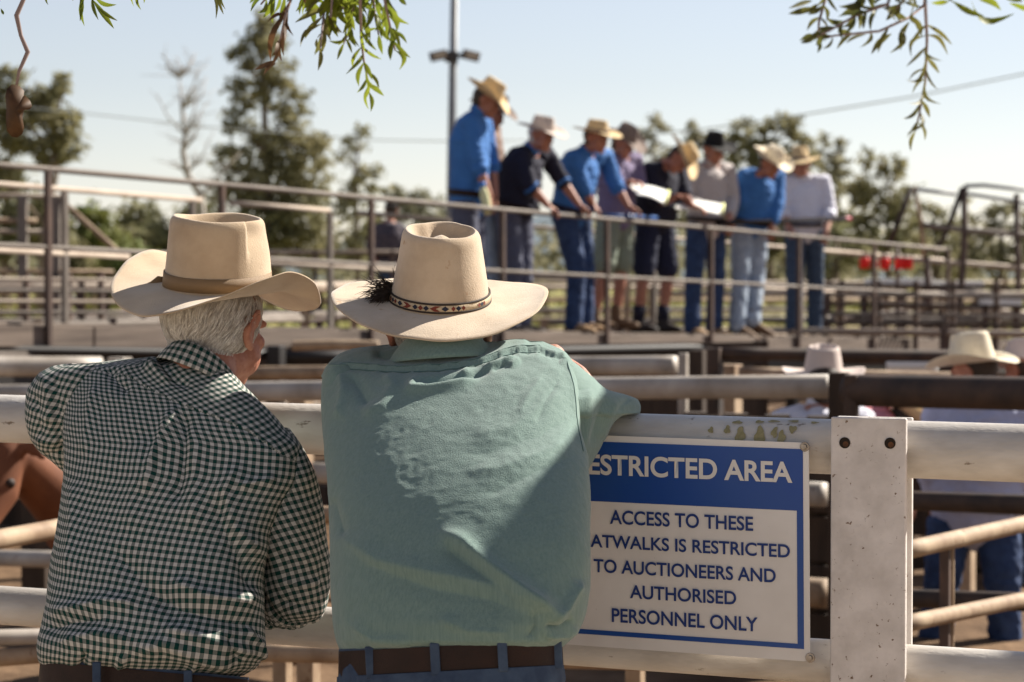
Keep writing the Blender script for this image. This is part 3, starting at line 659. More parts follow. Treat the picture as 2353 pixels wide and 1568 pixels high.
# ---- man in the gingham shirt
gF = frame((math.sin(R(29)), math.cos(R(29)), -.16), (.06, -.05, 1)); 
J = dict(head=P(498, 748, 4.66), neck=P(468, 868, 4.60), sL=P(262, 935, 4.70), eL=P(140, 962, 4.825), wL=P(360, 868, 4.98), sR=P(618, 1030, 4.50), eR=P(688, 1362, 4.485), wR=P(560, 1335, 4.70), pel=P(345, 1490, 4.43))
J.update(dwL=Vector((.9, .3, 0)), pwL=Vector((0, .2, -1)), dwR=Vector((-.5, .8, .1)), pwR=Vector((0, .2, -1)), cwL=.5, cwR=.5)
J['aR'] = ground(J['pel']) + Vector((.13, .02, .09)); J['aL'] = ground(J['pel']) + Vector((-.13, .05, .09))
mg = fg_body('older man with grey hair in green gingham shirt and sand hat leaning on the fence', J, gF, ground(J['pel']))
rows = [(824, 335, 495, 4.655, .06, -.08), (834, 235, 508, 4.62, .085, -.10), (844, 170, 518, 4.60, .10, -.105), (872, 153, 543, 4.56, .115, -.105), (935, 149, 606, 4.49, .13, -.10), (990, 148, 655, 4.445, .137, -.09), (1030, 148, 688, 4.42, .14, -.085),
        (1087, 147, 690, 4.395, .142, -.075), (1170, 138, 648, 4.365, .145, -.07), (1240, 128, 618, 4.34, .145, -.06), (1300, 116, 609, 4.315, .147, -.055), (1380, 104, 607, 4.285, .15, -.05), (1440, 94, 608, 4.262, .155, -.045), (1488, 85, 607, 4.25, .16, -.04), (1512, 87, 602, 4.258, .155, -.04), (1532, 97, 592, 4.285, .14, -.04), (1552, 106, 560, 4.31, .125, -.04)]
folds = [([(414, 922), (385, 985), (352, 1075), (338, 1150)], 13, 0.0188), ([(418, 925), (425, 1000), (418, 1090), (400, 1180)], 14, -0.0145), ([(335, 990), (318, 1100), (300, 1240)], 26, 0.0087), ([(440, 960), (452, 1080), (440, 1230)], 24, 0.0101),
         ([(560, 1050), (520, 1130), (535, 1210), (580, 1260), (606, 1300)], 22, 0.0188), ([(500, 1120), (508, 1200), (560, 1300), (600, 1380)], 24, -0.0174), ([(640, 1100), (590, 1110), (540, 1125)], 16, 0.0116), ([(380, 1330), (470, 1372), (560, 1385), (604, 1350)], 20, 0.0174), ([(330, 1345), (420, 1400), (520, 1425), (600, 1440)], 18, -0.0145),
         ([(110, 1410), (180, 1400), (250, 1385), (330, 1390)], 18, 0.0145), ([(95, 1450), (170, 1428), (250, 1420)], 14, -0.0116), ([(130, 1480), (220, 1460), (310, 1470)], 14, 0.0101), ([(300, 1500), (380, 1480), (470, 1510), (560, 1530)], 16, 0.0145), ([(360, 1440), (450, 1465), (560, 1495), (604, 1505)], 15, 0.0145), ([(250, 1250), (330, 1340), (430, 1450)], 22, -0.0101),
         ([(170, 1090), (172, 1200), (150, 1330)], 18, 0.0087), ([(225, 870), (205, 960), (190, 1060)], 16, 0.0087), ([(290, 1500), (270, 1535)], 8, 0.0087), ([(200, 1495), (185, 1535)], 8, -0.0087), ([(450, 1520), (440, 1550)], 9, 0.0087), ([(245, 840), (262, 870), (300, 905)], 14, -0.0101), ([(330, 832), (372, 858), (396, 880)], 12, 0.0130), ([(360, 838), (400, 872), (440, 890)], 10, -0.0101),
         ([(292, 863), (351, 897), (404, 924), (487, 955), (575, 992), (640, 1040)], 4, -.0035, 'step', 'full'), ([(560, 1440), (590, 1480), (600, 1520)], 10, 0.0145), ([(520, 1460), (548, 1520)], 10, -0.0116)]
yline = lambda u: np.interp(u, [150, 292, 351, 404, 487, 575, 653, 760], [835, 863, 897, 924, 955, 992, 1050, 1100])
lt = Loft(rows, 230, 300, 2.35, folds, noise_amp=.0045, nsx=(7, 7, 4.5), seed=2)
lt.rough(.0014, (24, 24, 15), 5)
shirt = link('shirt', lt.mesh('shirt', yoke=lambda u, v: R(-24) if v < yline(u) else R(7)), 'gingham', mg)
rows = [(838, 165, 262, 4.735, .035, -.01), (845, 120, 300, 4.70, .06, -.02), (868, 84, 305, 4.685, .075, -.02), (908, 61, 300, 4.68, .085, -.02), (960, 60, 280, 4.685, .085, -.015), (1005, 70, 245, 4.70, .08, -.01), (1040, 94, 205, 4.725, .068, 0), (1066, 128, 192, 4.745, .05, 0), (1083, 146, 172, 4.765, .03, 0)]
folds = [([(95, 850), (112, 900), (118, 980)], 11, .009), ([(135, 846), (130, 900), (135, 1000), (150, 1070)], 9, -.008), ([(70, 890), (90, 940), (98, 1010)], 8, -.006), ([(62, 930), (100, 960), (150, 970)], 9, .004), ([(80, 1010), (120, 1015), (150, 1010)], 8, .005), ([(100, 1045), (130, 1042), (150, 1035)], 7, -.005)]
link('sleeve', Loft(rows, 90, 110, 2.2, folds, noise_amp=.004, nsx=(11, 11, 8), seed=4).mesh('sleeve', rot=R(-78)), 'gingham', shirt)
rows = [(985, 590, 664, 4.50, .04, -.02), (1020, 572, 688, 4.455, .06, -.03), (1060, 556, 710, 4.43, .07, -.03), (1100, 548, 725, 4.41, .072, -.02), (1150, 552, 736, 4.40, .073, 0), (1200, 567, 746, 4.395, .073, 0), (1250, 590, 752, 4.395, .072, 0), (1300, 603, 757, 4.40, .07, 0), (1350, 609, 756, 4.405, .068, 0), (1385, 618, 752, 4.41, .065, 0), (1408, 630, 744, 4.42, .06, 0), (1422, 650, 725, 4.44, .045, 0), (1429, 668, 705, 4.46, .025, 0)]
folds = [([(560, 1120), (600, 1200), (640, 1300), (655, 1390)], 15, .010), ([(548, 1160), (585, 1240), (615, 1330)], 11, -.010), ([(640, 1100), (680, 1210), (700, 1320)], 14, .005), ([(735, 1180), (742, 1280), (735, 1370)], 9, -.005), ([(650, 1330), (690, 1345), (740, 1335)], 9, .006), ([(640, 1375), (690, 1392), (740, 1380)], 8, -.006), ([(697, 1040), (658, 1078), (614, 1165)], 5, .004), ([(600, 1280), (625, 1360), (650, 1410)], 8, .008)]
link('sleeve', Loft(rows, 170, 130, 2.1, folds, noise_amp=.0045, nsx=(10, 10, 6), seed=6).mesh('sleeve', rot=R(-14)), 'gingham', shirt)
# the crumpled lower sleeve, turned back at the cuff, on the lower rail
pts = [P(682, 1368, 4.475), P(650, 1372, 4.53), P(618, 1372, 4.60), P(588, 1366, 4.67)]
n = 40; mb = MB(); q = []
for i in range(n):
    t = i / (n - 1) * 3; k = min(2, int(t)); q.append(pts[k].lerp(pts[k + 1], t - k))
mb.tube(q, [.058 - .010 * i / n + .0045 * math.sin(i * 1.25) for i in range(n)], 40)
me = mb.mesh('cuff'); ul = me.uv_layers.new(name='UVMap'); out = []
for f in me.polygons:
    for li in f.loop_indices: i = me.loops[li].vertex_index; out += [(i % 40) / 40 * .36 + 2, (i // 40) * .009 + 2]
ul.data.foreach_set('uv', out); c_ = coords(me); nn = normals(me)
me.vertices.foreach_set('co', (c_ + nn * np.array([mnoise.noise(Vector(p) * 26) * .012 for p in c_])[:, None]).ravel()); me.update(); link('cuff', me, 'gingham', shirt)
V_, F_, n_, r_ = ring2(P(468, 846, 4.61), pxv(470, 845, 4.61, 78, 50, .0), pxv(470, 845, 4.61, 12, -42, -.07), P(454, 866, 4.60), pxv(454, 866, 4.6, 95, 42, .01), pxv(454, 866, 4.6, 6, -12, -.088), bulge=.002, t0=-.35, t1=1.3)
link('collar', gridmesh('collar', V_, F_, n_, r_, .40, .046), 'gingham', shirt)
mb = MB()
L0 = lambda t: 92 - 4 * t; R0 = lambda t: 572 - 4 * t
bt = lambda U: 1519 + (U - 95) * .092
V_, F_ = ringband(L0, R0, bt, lambda U: bt(U) + 52, 4.282, .130, -.04); MB().add(V_, F_).build('belt', 'leather', mg)
V_, F_ = ringband(L0, R0, lambda U: bt(U) - 6, lambda U: bt(U) + 130, 4.287, .127, -.04, bulge=.004); MB().add(V_, F_).build('waistband', 'denim', mg)
for u in (222, 432):
    a = P(u, bt(u) - 4, 4.268 - .04 * (u - 332) / 240); MB().box(a - Vector((0, 0, .03)), Vector((.0075, 0, 0)), Vector((0, .003, 0)), Vector((0, 0, .034))).build('belt_loop', 'denim', mg, bevel=.002)
legs(mg, J, 'denim', 'boot_brown')
for k in (-1, 1): MB().ell(J['head'] + gF[0] * .033 * k + gF[1] * .078 + gF[2] * .004, .011, None, 12, 8).build('eye', 'eye', mg)
h1, hi = hat(mg, P(500, 655, 4.65), (math.sin(R(40)), math.cos(R(40)), -.10), (.04, -.18, 1), 'felt', a=.094, b=.110, h=.137, ws=.116, wf=.090, roll=.88, dipf=.80, dipb=.36, lop=.15, taper=.13, style='tear', pinch=.019, poff=1.45, pw=.60, dent=.0035, rimdip=.28, dip=.038, bump=.010, front_up=-.04, band='ribbon', n=128, bandw=.026, rollpow=1.5)
haircap(J['head'], gF, 1.02, 'grey_hair', mg, hi)
strands(J['head'], gF, 1.025, 4200, 'hair_strands', 'grey_hair', mg, -.082, .07, .035, hi=hi)
strands(J['head'], gF, 1.03, 1500, 'hair_strands', 'white_hair', mg, -.075, .06, .03, ln=(.016, .034), rad=.0005, seed=21, hi=hi)
# ribbon bow at the left of the crown
C_, (X_, Y_, Z_) = hi['C'], hi['F']; q = P(380, 657, 4.66)
mb = MB(); mb.tube([q + Vector((.006, .0, .004)), q + Vector((-.012, -.006, .006)), q + Vector((-.026, -.008, -.001)), q + Vector((-.038, -.006, .002))], [(.012, .002), (.013, .002), (.009, .002), (.002, .001)], 10, (0, 0, 1)); mb.build('hat_bow', 'ribbon', h1)

# ---- man in the washed green shirt
tF = frame((.04, .985, -.16), (.0, -.05, 1))
J = dict(head=P(1012, 750, 4.50), neck=P(1014, 850, 4.42), sL=P(815, 915, 4.39), eL=P(880, 985, 4.60), wL=P(1270, 824, 4.57), sR=P(1258, 915, 4.37), eR=P(1415, 958, 4.475), wR=P(1150, 930, 4.66), pel=P(1036, 1490, 4.03))
J.update(dwL=P(1420, 906, 4.475) - J['wL'], pwL=Vector((.15, -.55, -.8)), dwR=Vector((-1, .15, -.05)), pwR=Vector((0, 0, -1)), cwL=.55, cwR=.8)
J['aR'] = ground(J['pel']) + Vector((.13, .05, .09)); J['aL'] = ground(J['pel']) + Vector((-.13, .02, .09))
mt = fg_body('man in washed green shirt and pale hat with a patterned band leaning on the fence', J, tF, ground(J['pel']))
rows = [(786, 955, 1245, 4.44, .045, .0), (794, 880, 1266, 4.415, .06, 0), (803, 812, 1288, 4.39, .075, 0), (817, 778, 1304, 4.36, .09, 0), (838, 756, 1318, 4.325, .105, 0), (868, 743, 1326, 4.28, .12, 0), (904, 739, 1330, 4.235, .135, 0), (967, 742, 1330, 4.165, .148, 0), (1040, 747, 1342, 4.09, .155, 0), (1082, 752, 1351, 4.05, .157, 0),
        (1166, 757, 1357, 3.98, .16, 0), (1271, 760, 1356, 3.915, .16, 0), (1349, 760, 1353, 3.885, .16, 0), (1402, 763, 1346, 3.87, .16, 0), (1440, 766, 1332, 3.862, .16, 0), (1470, 772, 1308, 3.862, .158, 0), (1492, 780, 1288, 3.88, .145, 0), (1515, 786, 1280, 3.905, .125, 0)]
rows = [(a, b, c, d, e, -.06) for a, b, c, d, e, f in rows]
yk = [(742, 866), (790, 838), (850, 841), (925, 846), (1004, 843), (1060, 836), (1108, 826), (1150, 813), (1187, 803), (1240, 800), (1290, 818)]
folds = [([(768, 1200), (800, 1245), (870, 1292), (1000, 1322), (1135, 1345), (1240, 1395), (1322, 1445)], 26, .013), ([(775, 1238), (850, 1300), (990, 1350), (1130, 1378), (1240, 1425)], 26, -.009), ([(1000, 1212), (1060, 1250), (1100, 1282), (1213, 1368), (1300, 1428)], 18, .017), ([(1010, 1240), (1080, 1300), (1200, 1390)], 18, -.012),
         ([(975, 858), (952, 880), (945, 898), (985, 896), (1040, 884), (1105, 868)], 11, .012), ([(970, 862), (978, 882), (1010, 880), (1080, 866), (1140, 845)], 8, -.009), ([(1108, 846), (1150, 836), (1190, 822)], 6, .008), ([(1130, 852), (1165, 838)], 5, -.006), ([(1170, 845), (1196, 828)], 5, .006), ([(1060, 860), (1080, 850)], 5, .006),
         ([(1320, 890), (1250, 930), (1180, 985), (1060, 1010)], 20, .004), ([(1325, 950), (1240, 1000), (1130, 1040), (1050, 1050)], 16, -.0028), ([(1335, 1000), (1250, 1040), (1150, 1080), (1060, 1085)], 14, .0032), ([(1340, 1040), (1240, 1080), (1140, 1130), (1080, 1135)], 12, -.0025), ([(1250, 860), (1215, 910), (1190, 960)], 9, .003), ([(1285, 870), (1250, 930), (1230, 980)], 8, -.0025),
         ([(800, 858), (830, 900), (850, 940)], 16, -.009), ([(880, 850), (905, 890), (880, 935), (830, 960)], 18, .008), ([(780, 850), (790, 900), (775, 970)], 12, .007), ([(855, 806), (885, 814), (915, 806)], 12, -.012), ([(760, 1140), (775, 1190), (790, 1240)], 12, -.008),
         ([(1340, 1330), (1300, 1400), (1262, 1436)], 12, .012), ([(1320, 1420), (1290, 1440), (1245, 1436)], 8, -.010), ([(1330, 1440), (1300, 1460), (1250, 1462)], 7, .009), ([(1225, 1400), (1230, 1440), (1210, 1470)], 9, -.007), ([(800, 1430), (860, 1470), (960, 1478)], 12, .007), ([(1000, 1420), (1080, 1450), (1180, 1455)], 14, .007),
         (yk, 5, .004, 'ridge', 'full'), ([(a, b + 9) for a, b in yk], 5, -.004, 'ridge', 'full'), ([(1292, 820), (1306, 850), (1313, 880), (1319, 930), (1326, 993), (1339, 1040), (1352, 1064)], 6, .004, 'ridge', 'full'), ([(1140, 800), (1180, 790), (1220, 792)], 10, .006), ([(930, 790), (960, 820), (1000, 835)], 16, .006)]
for i, (u, v) in enumerate([(842 + 20.5 * k, 0) for k in range(22)]):                 # puckers along the yoke seam
    vv = float(np.interp(u, [p[0] for p in yk], [p[1] for p in yk])); folds.append(([(u, vv - 2), (u + 3, vv + 7), (u + 2, vv + 17)], 4.2, (.0012 + .0022 * rng.random()) * (1 if i % 2 else -.8)))
lt = Loft(rows, 250, 320, 2.45, folds, noise_amp=.0026, nsx=(6, 6, 5), seed=9); lt.rough(.0008, (14, 14, 20), 3); lt.rough(.0009, (48, 48, 26), 8)
shirt = link('shirt', lt.mesh('shirt'), 'teal', mt)
for off in (0, 9): seam(lt, [(a, b + off) for a, b in yk[1:-1]], .0007, 'yoke_stitching', 'thread', shirt)
seam(lt, [(1300, 835), (1312, 880), (1318, 930), (1325, 993), (1336, 1040)], .0007, 'armhole_stitching', 'thread', shirt)
rows = [(822, 1288, 1308, 4.335, .03, .0), (840, 1262, 1329, 4.315, .05, .01), (870, 1250, 1361, 4.30, .065, .02), (896, 1250, 1396, 4.29, .07, .04), (908, 1252, 1440, 4.29, .07, .07), (920, 1256, 1466, 4.29, .07, .09), (936, 1262, 1472, 4.29, .07, .09), (950, 1270, 1470, 4.29, .068, .085), (957, 1276, 1432, 4.285, .066, .06), (975, 1284, 1408, 4.28, .064, .05), (1003, 1296, 1391, 4.275, .06, .05), (1030, 1306, 1377, 4.27, .055, .045), (1060, 1320, 1359, 4.275, .04, .03), (1078, 1328, 1350, 4.285, .025, .02)]
folds = [([(1352, 880), (1350, 960), (1340, 1040)], 14, .006), ([(1395, 905), (1372, 960), (1352, 1030)], 10, -.005), ([(1420, 915), (1398, 960), (1378, 1015)], 9, .005), ([(1450, 912), (1430, 930), (1418, 950)], 6, -.003)]
link('sleeve', Loft(rows, 150, 130, 2.2, folds, noise_amp=.0035, nsx=(9, 9, 9), seed=12).mesh('sleeve', uv=False), 'teal', shirt)
rows = [(838, 752, 815, 4.40, .04, 0), (860, 742, 840, 4.38, .06, 0), (905, 739, 860, 4.36, .07, 0), (960, 743, 870, 4.36, .075, 0), (1010, 755, 870, 4.38, .075, 0), (1040, 790, 850, 4.42, .05, 0)]
link('sleeve', Loft(rows, 60, 80, 2.2, [], noise_amp=.003, seed=5).mesh('sleeve', uv=False), 'teal', shirt)
V_, F_, n_, r_ = ring2(P(1016, 806, 4.44), pxv(1016, 800, 4.44, 102, -4, 0), pxv(1016, 800, 4.44, 0, -52, -.08), P(1020, 828, 4.42), pxv(1020, 820, 4.42, 128, -8, 0), pxv(1020, 820, 4.42, 0, -6, -.105), bulge=.003, t0=-.3, t1=1.3)
link('collar', gridmesh('collar', V_, F_, n_, r_, .4, .05), 'teal', shirt)
L0 = lambda t: 778 - 1 * t; R0 = lambda t: 1292 + 3 * t
bt = lambda U: 1497 - (U - 784) * .052
V_, F_ = ringband(L0, R0, bt, lambda U: bt(U) + 57, 3.868, .152, -.06); belt = MB().add(V_, F_).build('belt', 'leather', mt)
V_, F_ = ringband(L0, R0, lambda U: bt(U) - 5, lambda U: bt(U) + 62, 3.874, .148, -.06); MB().add(V_, F_).build('waistband', 'denim', mt)
V_, F_ = ringband(lambda t: 774 - 8 * t, lambda t: 1296 + 10 * t, lambda U: bt(U) + 58, lambda U: bt(U) + 260, 3.865, .158, -.06, bulge=.015, rows=12); MB().add(V_, F_).build('jeans_seat', 'denim', mt)
for u in (849, 998, 1153, 1279):
    cc = (u - 1036) / 258; ss = (1 - abs(cc) ** 2.4) ** (1 / 2.4); d = 3.868 + .152 - .152 * ss - .06 * cc - .004
    a = P(u, bt(u) - 8, d); b = P(u + 4, bt(u) + 66, d - .001); MB().beam(a, b, .0155, .004, (0, 1, 0)).build('belt_loop', 'denim', mt, bevel=.0018, smooth=False)
legs(mt, J, 'denim', 'boot_brown')
for k in (-1, 1): MB().ell(J['head'] + tF[0] * .033 * k + tF[1] * .078 + tF[2] * .004, .011, None, 12, 8).build('eye', 'eye', mt)
h2, hi = hat(mt, P(1011, 690, 4.50), (.0, 1, -.0), (.03, -.235, 1), 'felt_pale', a=.0925, b=.110, h=.138, ws=.110, wf=.088, roll=.26, dipf=.05, dipb=.27, taper=.245, style='tear', pinch=.014, dent=.003, dip=.032, bump=.024, front_up=.0, n=128, rollpow=2.2, lop=.5)
haircap(J['head'], tF, 1.02, 'grey_hair', mt, hi)
strands(J['head'], tF, 1.03, 1200, 'hair_strands', 'grey_hair', mt, -.088, .03, .03, seed=8, hi=hi)
def band_ring(hi, t0, t1, off, name, m, parent, j0=0, j1=None, rows=3):
    n = hi['n']; j1 = n if j1 is None else j1; js = [j % n for j in range(j0, j1 + 1)]; V = []; X, Y, Z = hi['F']
    for o_ in (off - .002, off, off, off - .002):
        pass
    prof = [(t0, off - .002), (t0, off), (t1, off), (t1, off - .002)]
    for t, o_ in prof:
        q = hi['crown'](t); q[:, 0] += hi['nx'] * o_; q[:, 1] += hi['ny'] * o_
        V += [hi['C'] + X * q[j, 0] + Y * q[j, 1] + Z * q[j, 2] for j in js]
    k = len(js); return MB().add(V, [(i * k + j, i * k + j + 1, (i + 1) * k + j + 1, (i + 1) * k + j) for i in range(3) for j in range(k - 1)]).build(name, m, parent)
M['weave_cream'] = mat('woven cream band', (.52, .42, .29), .8, (.40, .31, .20), 300, bump=.0006, bscale=900)
M['weave_dark'] = mat('woven dark edge', (.035, .025, .02), .8); M['weave_red'] = mat('woven red', (.15, .03, .018), .8); M['weave_navy'] = mat('woven navy', (.015, .018, .035), .8)
hb = band_ring(hi, .02, .135, .003, 'hat_band', 'weave_cream', h2)
band_ring(hi, .012, .035, .0038, 'band_edge', 'weave_dark', h2); band_ring(hi, .12, .143, .0038, 'band_edge', 'weave_dark', h2)
def band_patch(ang, dth, t0, t1, pts, m, nm):
    X, Y, Z = hi['F']; V = []
    for (x, y) in pts:
        th = ang + dth * x; t = (t0 + t1) / 2 + (t1 - t0) / 2 * y; c, s = math.cos(th), math.sin(th); rf = 1 - .245 * t ** 1.15; nx, ny = c / .0925, s / .110; L = math.hypot(nx, ny)
        V.append(hi['C'] + X * (.0925 * c * rf + nx / L * .0042) + Y * (.110 * s * rf + ny / L * .0042) + Z * (.138 * t))
    MB().add(V, [tuple(range(len(V)))]).build(nm, m, h2, smooth=False)
dia = [(-1, 0), (0, -1), (1, 0), (0, 1)]; chev = [(-1, 1), (.1, 1), (1, 0), (.1, -1), (-1, -1), (-.1, 0)]; chevl = [(-x, y) for x, y in chev]
for k, (x, w_, p, m) in enumerate([(-62, 2.4, dia, 'weave_red'), (-56, 3.2, dia, 'weave_navy'), (-50, 2.4, dia, 'weave_red'), (-41, 4.2, dia, 'weave_navy'), (-30, 6, chev, 'weave_red'), (-19, 3.4, dia, 'weave_navy'), (-12.5, 3, dia, 'weave_red'), (-6, 3.4, dia, 'weave_navy'), (4, 6, chevl, 'weave_red'), (15, 4.2, dia, 'weave_navy'), (24, 2.4, dia, 'weave_red'), (30, 3.2, dia, 'weave_navy'), (36, 2.4, dia, 'weave_red'), (58, 2.2, dia, 'weave_red'), (63, 2.6, dia, 'weave_navy'), (68, 2.2, dia, 'weave_red')]):
    band_patch(R(-97 + x), R(w_), .042, .112, p, m, 'band_motif')
# horsehair tassel hanging from the band at the left
q0 = P(905, 668, 4.49); mb = MB(); rg = np.random.default_rng(5)
for i in range(420):
    d0 = Vector((-.75 + rg.normal() * .28, -.35 + rg.normal() * .3, -.22 + rg.normal() * .42)).normalized(); p = q0 + Vector(rg.normal(size=3) * .006); pts = [p]
    ln = rg.uniform(.03, .068)
    for k in range(4): d0 = (d0 + Vector((rg.normal() * .12, rg.normal() * .12, -.10 + rg.normal() * .16))).normalized(); p = p + d0 * ln / 4; pts.append(p)
    mb.tube(pts, [.0007, .0006, .0006, .0005, .0002], 3, caps=False)
mb.build('tassel', 'dark_hair', h2); MB().limb([q0 + Vector((.012, .0, .012)), q0, q0 + Vector((-.01, -.004, -.004))], [.005, .0075, .006], 10).build('tassel_knot', 'weave_dark', h2)

# ------------------------------------------------------------------ ground and hills
def ground_mat():
    m = bpy.data.materials.new('ground'); m.use_nodes = True; n = m.node_tree.nodes; l = m.node_tree.links; b = n['Principled BSDF']; b.inputs['Roughness'].default_value = .95; b.inputs['Specular IOR Level'].default_value = .1
    tc = n.new('ShaderNodeTexCoord'); sx = n.new('ShaderNodeSeparateXYZ'); l.new(tc.outputs['Object'], sx.inputs[0])
    def nz(s, d=5):
        t = n.new('ShaderNodeTexNoise'); t.inputs['Scale'].default_value = s; t.inputs['Detail'].default_value = d; l.new(tc.outputs['Object'], t.inputs['Vector']); return t.outputs['Fac']
    def rp(src, a, c, ca, cb):
        r = n.new('ShaderNodeValToRGB'); e = r.color_ramp.elements; e[0].position = a; e[1].position = c; e[0].color = (*ca, 1); e[1].color = (*cb, 1); l.new(src, r.inputs[0]); return r.outputs[0]
    dirt = rp(nz(2.2), .35, .68, (.075, .045, .026), (.17, .108, .064)); grass = rp(nz(.35), .35, .65, (.28, .235, .09), (.15, .16, .05))
    ad = n.new('ShaderNodeMath'); ad.operation = 'MULTIPLY_ADD'; l.new(nz(.12), ad.inputs[0]); ad.inputs[1].default_value = 22; l.new(sx.outputs[1], ad.inputs[2])
    mr = n.new('ShaderNodeMapRange'); mr.inputs[1].default_value = 44; mr.inputs[2].default_value = 56; l.new(ad.outputs[0], mr.inputs[0])
    mx = n.new('ShaderNodeMixRGB'); l.new(mr.outputs[0], mx.inputs[0]); l.new(dirt, mx.inputs[1]); l.new(grass, mx.inputs[2]); l.new(mx.outputs[0], b.inputs[0])
    bp = n.new('ShaderNodeBump'); bp.inputs['Distance'].default_value = .03; l.new(nz(9), bp.inputs['Height']); l.new(bp.outputs[0], b.inputs['Normal']); return m
M['ground'] = ground_mat(); M['hill'] = mat('haze blue hill', (.075, .10, .12), .95, (.10, .125, .14), .01)  # bluish haze of the distance is painted into the hill colour
g = MB().add([(-4000, -400, 0), (4000, -400, 0), (4000, 5200, 0), (-4000, 5200, 0)], [(0, 1, 2, 3)]).build('ground', 'ground', smooth=False); tag(g, kind='structure')
pa = MB().add([(-60, -60, .004), (60, -60, .004), (60, 3.2, .004), (-60, 6.2, .004)], [(0, 1, 2, 3)]).build('bounce_ground', mat('pale bounce ground', (.46, .36, .26), .95, (.38, .29, .20), 3, bump=.01, bscale=60), smooth=False); tag(pa, kind='structure')  # unseen pale ground added to bounce warm light into the shaded side
mb = MB(); N_ = 90; vs = []
for i in range(N_):
    x = -2600 + 5200 * i / (N_ - 1); hh = 60 + 38 * math.sin(i * .31) + 26 * mnoise.noise(Vector((i * .23, 2, 0))) + 14 * mnoise.noise(Vector((i * .9, 5, 0)))
    vs += [(x, 3300, -2), (x, 3700, max(20, hh)), (x, 4300, -2)]
mb.add(vs, [(3 * i + k, 3 * i + 3 + k, 3 * i + 4 + k, 3 * i + 1 + k) for i in range(N_ - 1) for k in range(2)]); tag(mb.build('hills', 'hill'), kind='structure')

# ------------------------------------------------------------------ catwalk
def dr(u): return 69975 / (4960 - u)
def vdeck(u): return 740 + .0165 * u
def CP(u, k=0.): return P(u, vdeck(u) - k * (360 - .074 * u), dr(u))            # k: share of the rail height above the deck
A0, A1 = CP(-420), CP(2420); WD = (A1 - A0).normalized(); CN = Vector((-WD.y, WD.x, 0)).normalized(); LEN = (A1 - A0).length
cw = thing('catwalk', 'raised timber catwalk with brown pipe handrails where the row of men stand', 'catwalk', (CP(1100).x, CP(1100).y, 0))
UPZ = Vector((0, 0, 1)); HR = (CP(1000, 1) - CP(1000)).length
def cwp(s, across=0., z=0.): return A0 + WD * s + CN * across + UPZ * z
def s_of(u): return (CP(u) - A0).dot(WD)
for i in range(6):
    MB().beam(cwp(0, .13 + .225 * i, -.022), cwp(LEN, .13 + .225 * i, -.022), .215, .04).build('deck_plank', 'plank', cw, smooth=False, bevel=.004)
cuts = [0] + [s_of(u) for u in (205, 560, 840, 1120, 1385, 1622, 1826, 1995, 2170)] + [LEN]
for a, b in zip(cuts, cuts[1:]):
    MB().beam(cwp(a + .008, -.02, -.083), cwp(b - .008, -.02, -.083), .04, .125, UPZ).build('fascia_board', 'plank', cw, smooth=False, bevel=.004)
MB().beam(cwp(0, -.03, -.185), cwp(LEN, -.03, -.185), .06, .035).build('ledger', 'rail_brown', cw, smooth=False)
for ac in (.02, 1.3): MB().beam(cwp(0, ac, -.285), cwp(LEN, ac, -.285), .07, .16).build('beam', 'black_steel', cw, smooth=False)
for u in (95, 495, 838, 1140, 1380, 1620, 1822, 1995, 2165, 2330):
    s = s_of(u); MB().beam(cwp(s, -.06, -.21), cwp(s, -.06, HR + .01), .036, .036, WD).build('handrail_post', 'rust_post', cw, smooth=False, bevel=.003)
for k, rr in ((1.0, .019), (.49, .016)):
    MB().tube(sagged(cwp(0, -.06, HR * k), cwp(s_of(2158), -.06, HR * k), 12), rr, 12).build('handrail', 'rail_brown', cw)
for k, segs in ((1.0, ((-420, 800), (868, 1085), (1150, 2400))), (.52, ((-420, 640), (700, 1500), (1500, 2400)))):
    for ua, ub in segs: MB().tube([cwp(s_of(ua), 1.36, HR * k), cwp(s_of(ub) if ub < 2400 else LEN, 1.36, HR * k)], .020, 12).build('handrail', 'rail_pale', cw)
for u in (-60, 385, 700, 960, 1240, 1480, 1900, 2200):
    s = s_of(u) - .9; MB().beam(cwp(max(0, s), 1.36, -.2), cwp(max(0, s), 1.36, HR), .038, .038, WD).build('handrail_post', 'rail_brown', cw, smooth=False)
for u in (-200, 300, 840, 1385, 1826, 2250):
    for ac in (.02, 1.3):
        a = cwp(s_of(u), ac, -.3); MB().beam(Vector((a.x, a.y, 0)), a, .09, .09, WD).build('leg', 'black_steel', cw, smooth=False)

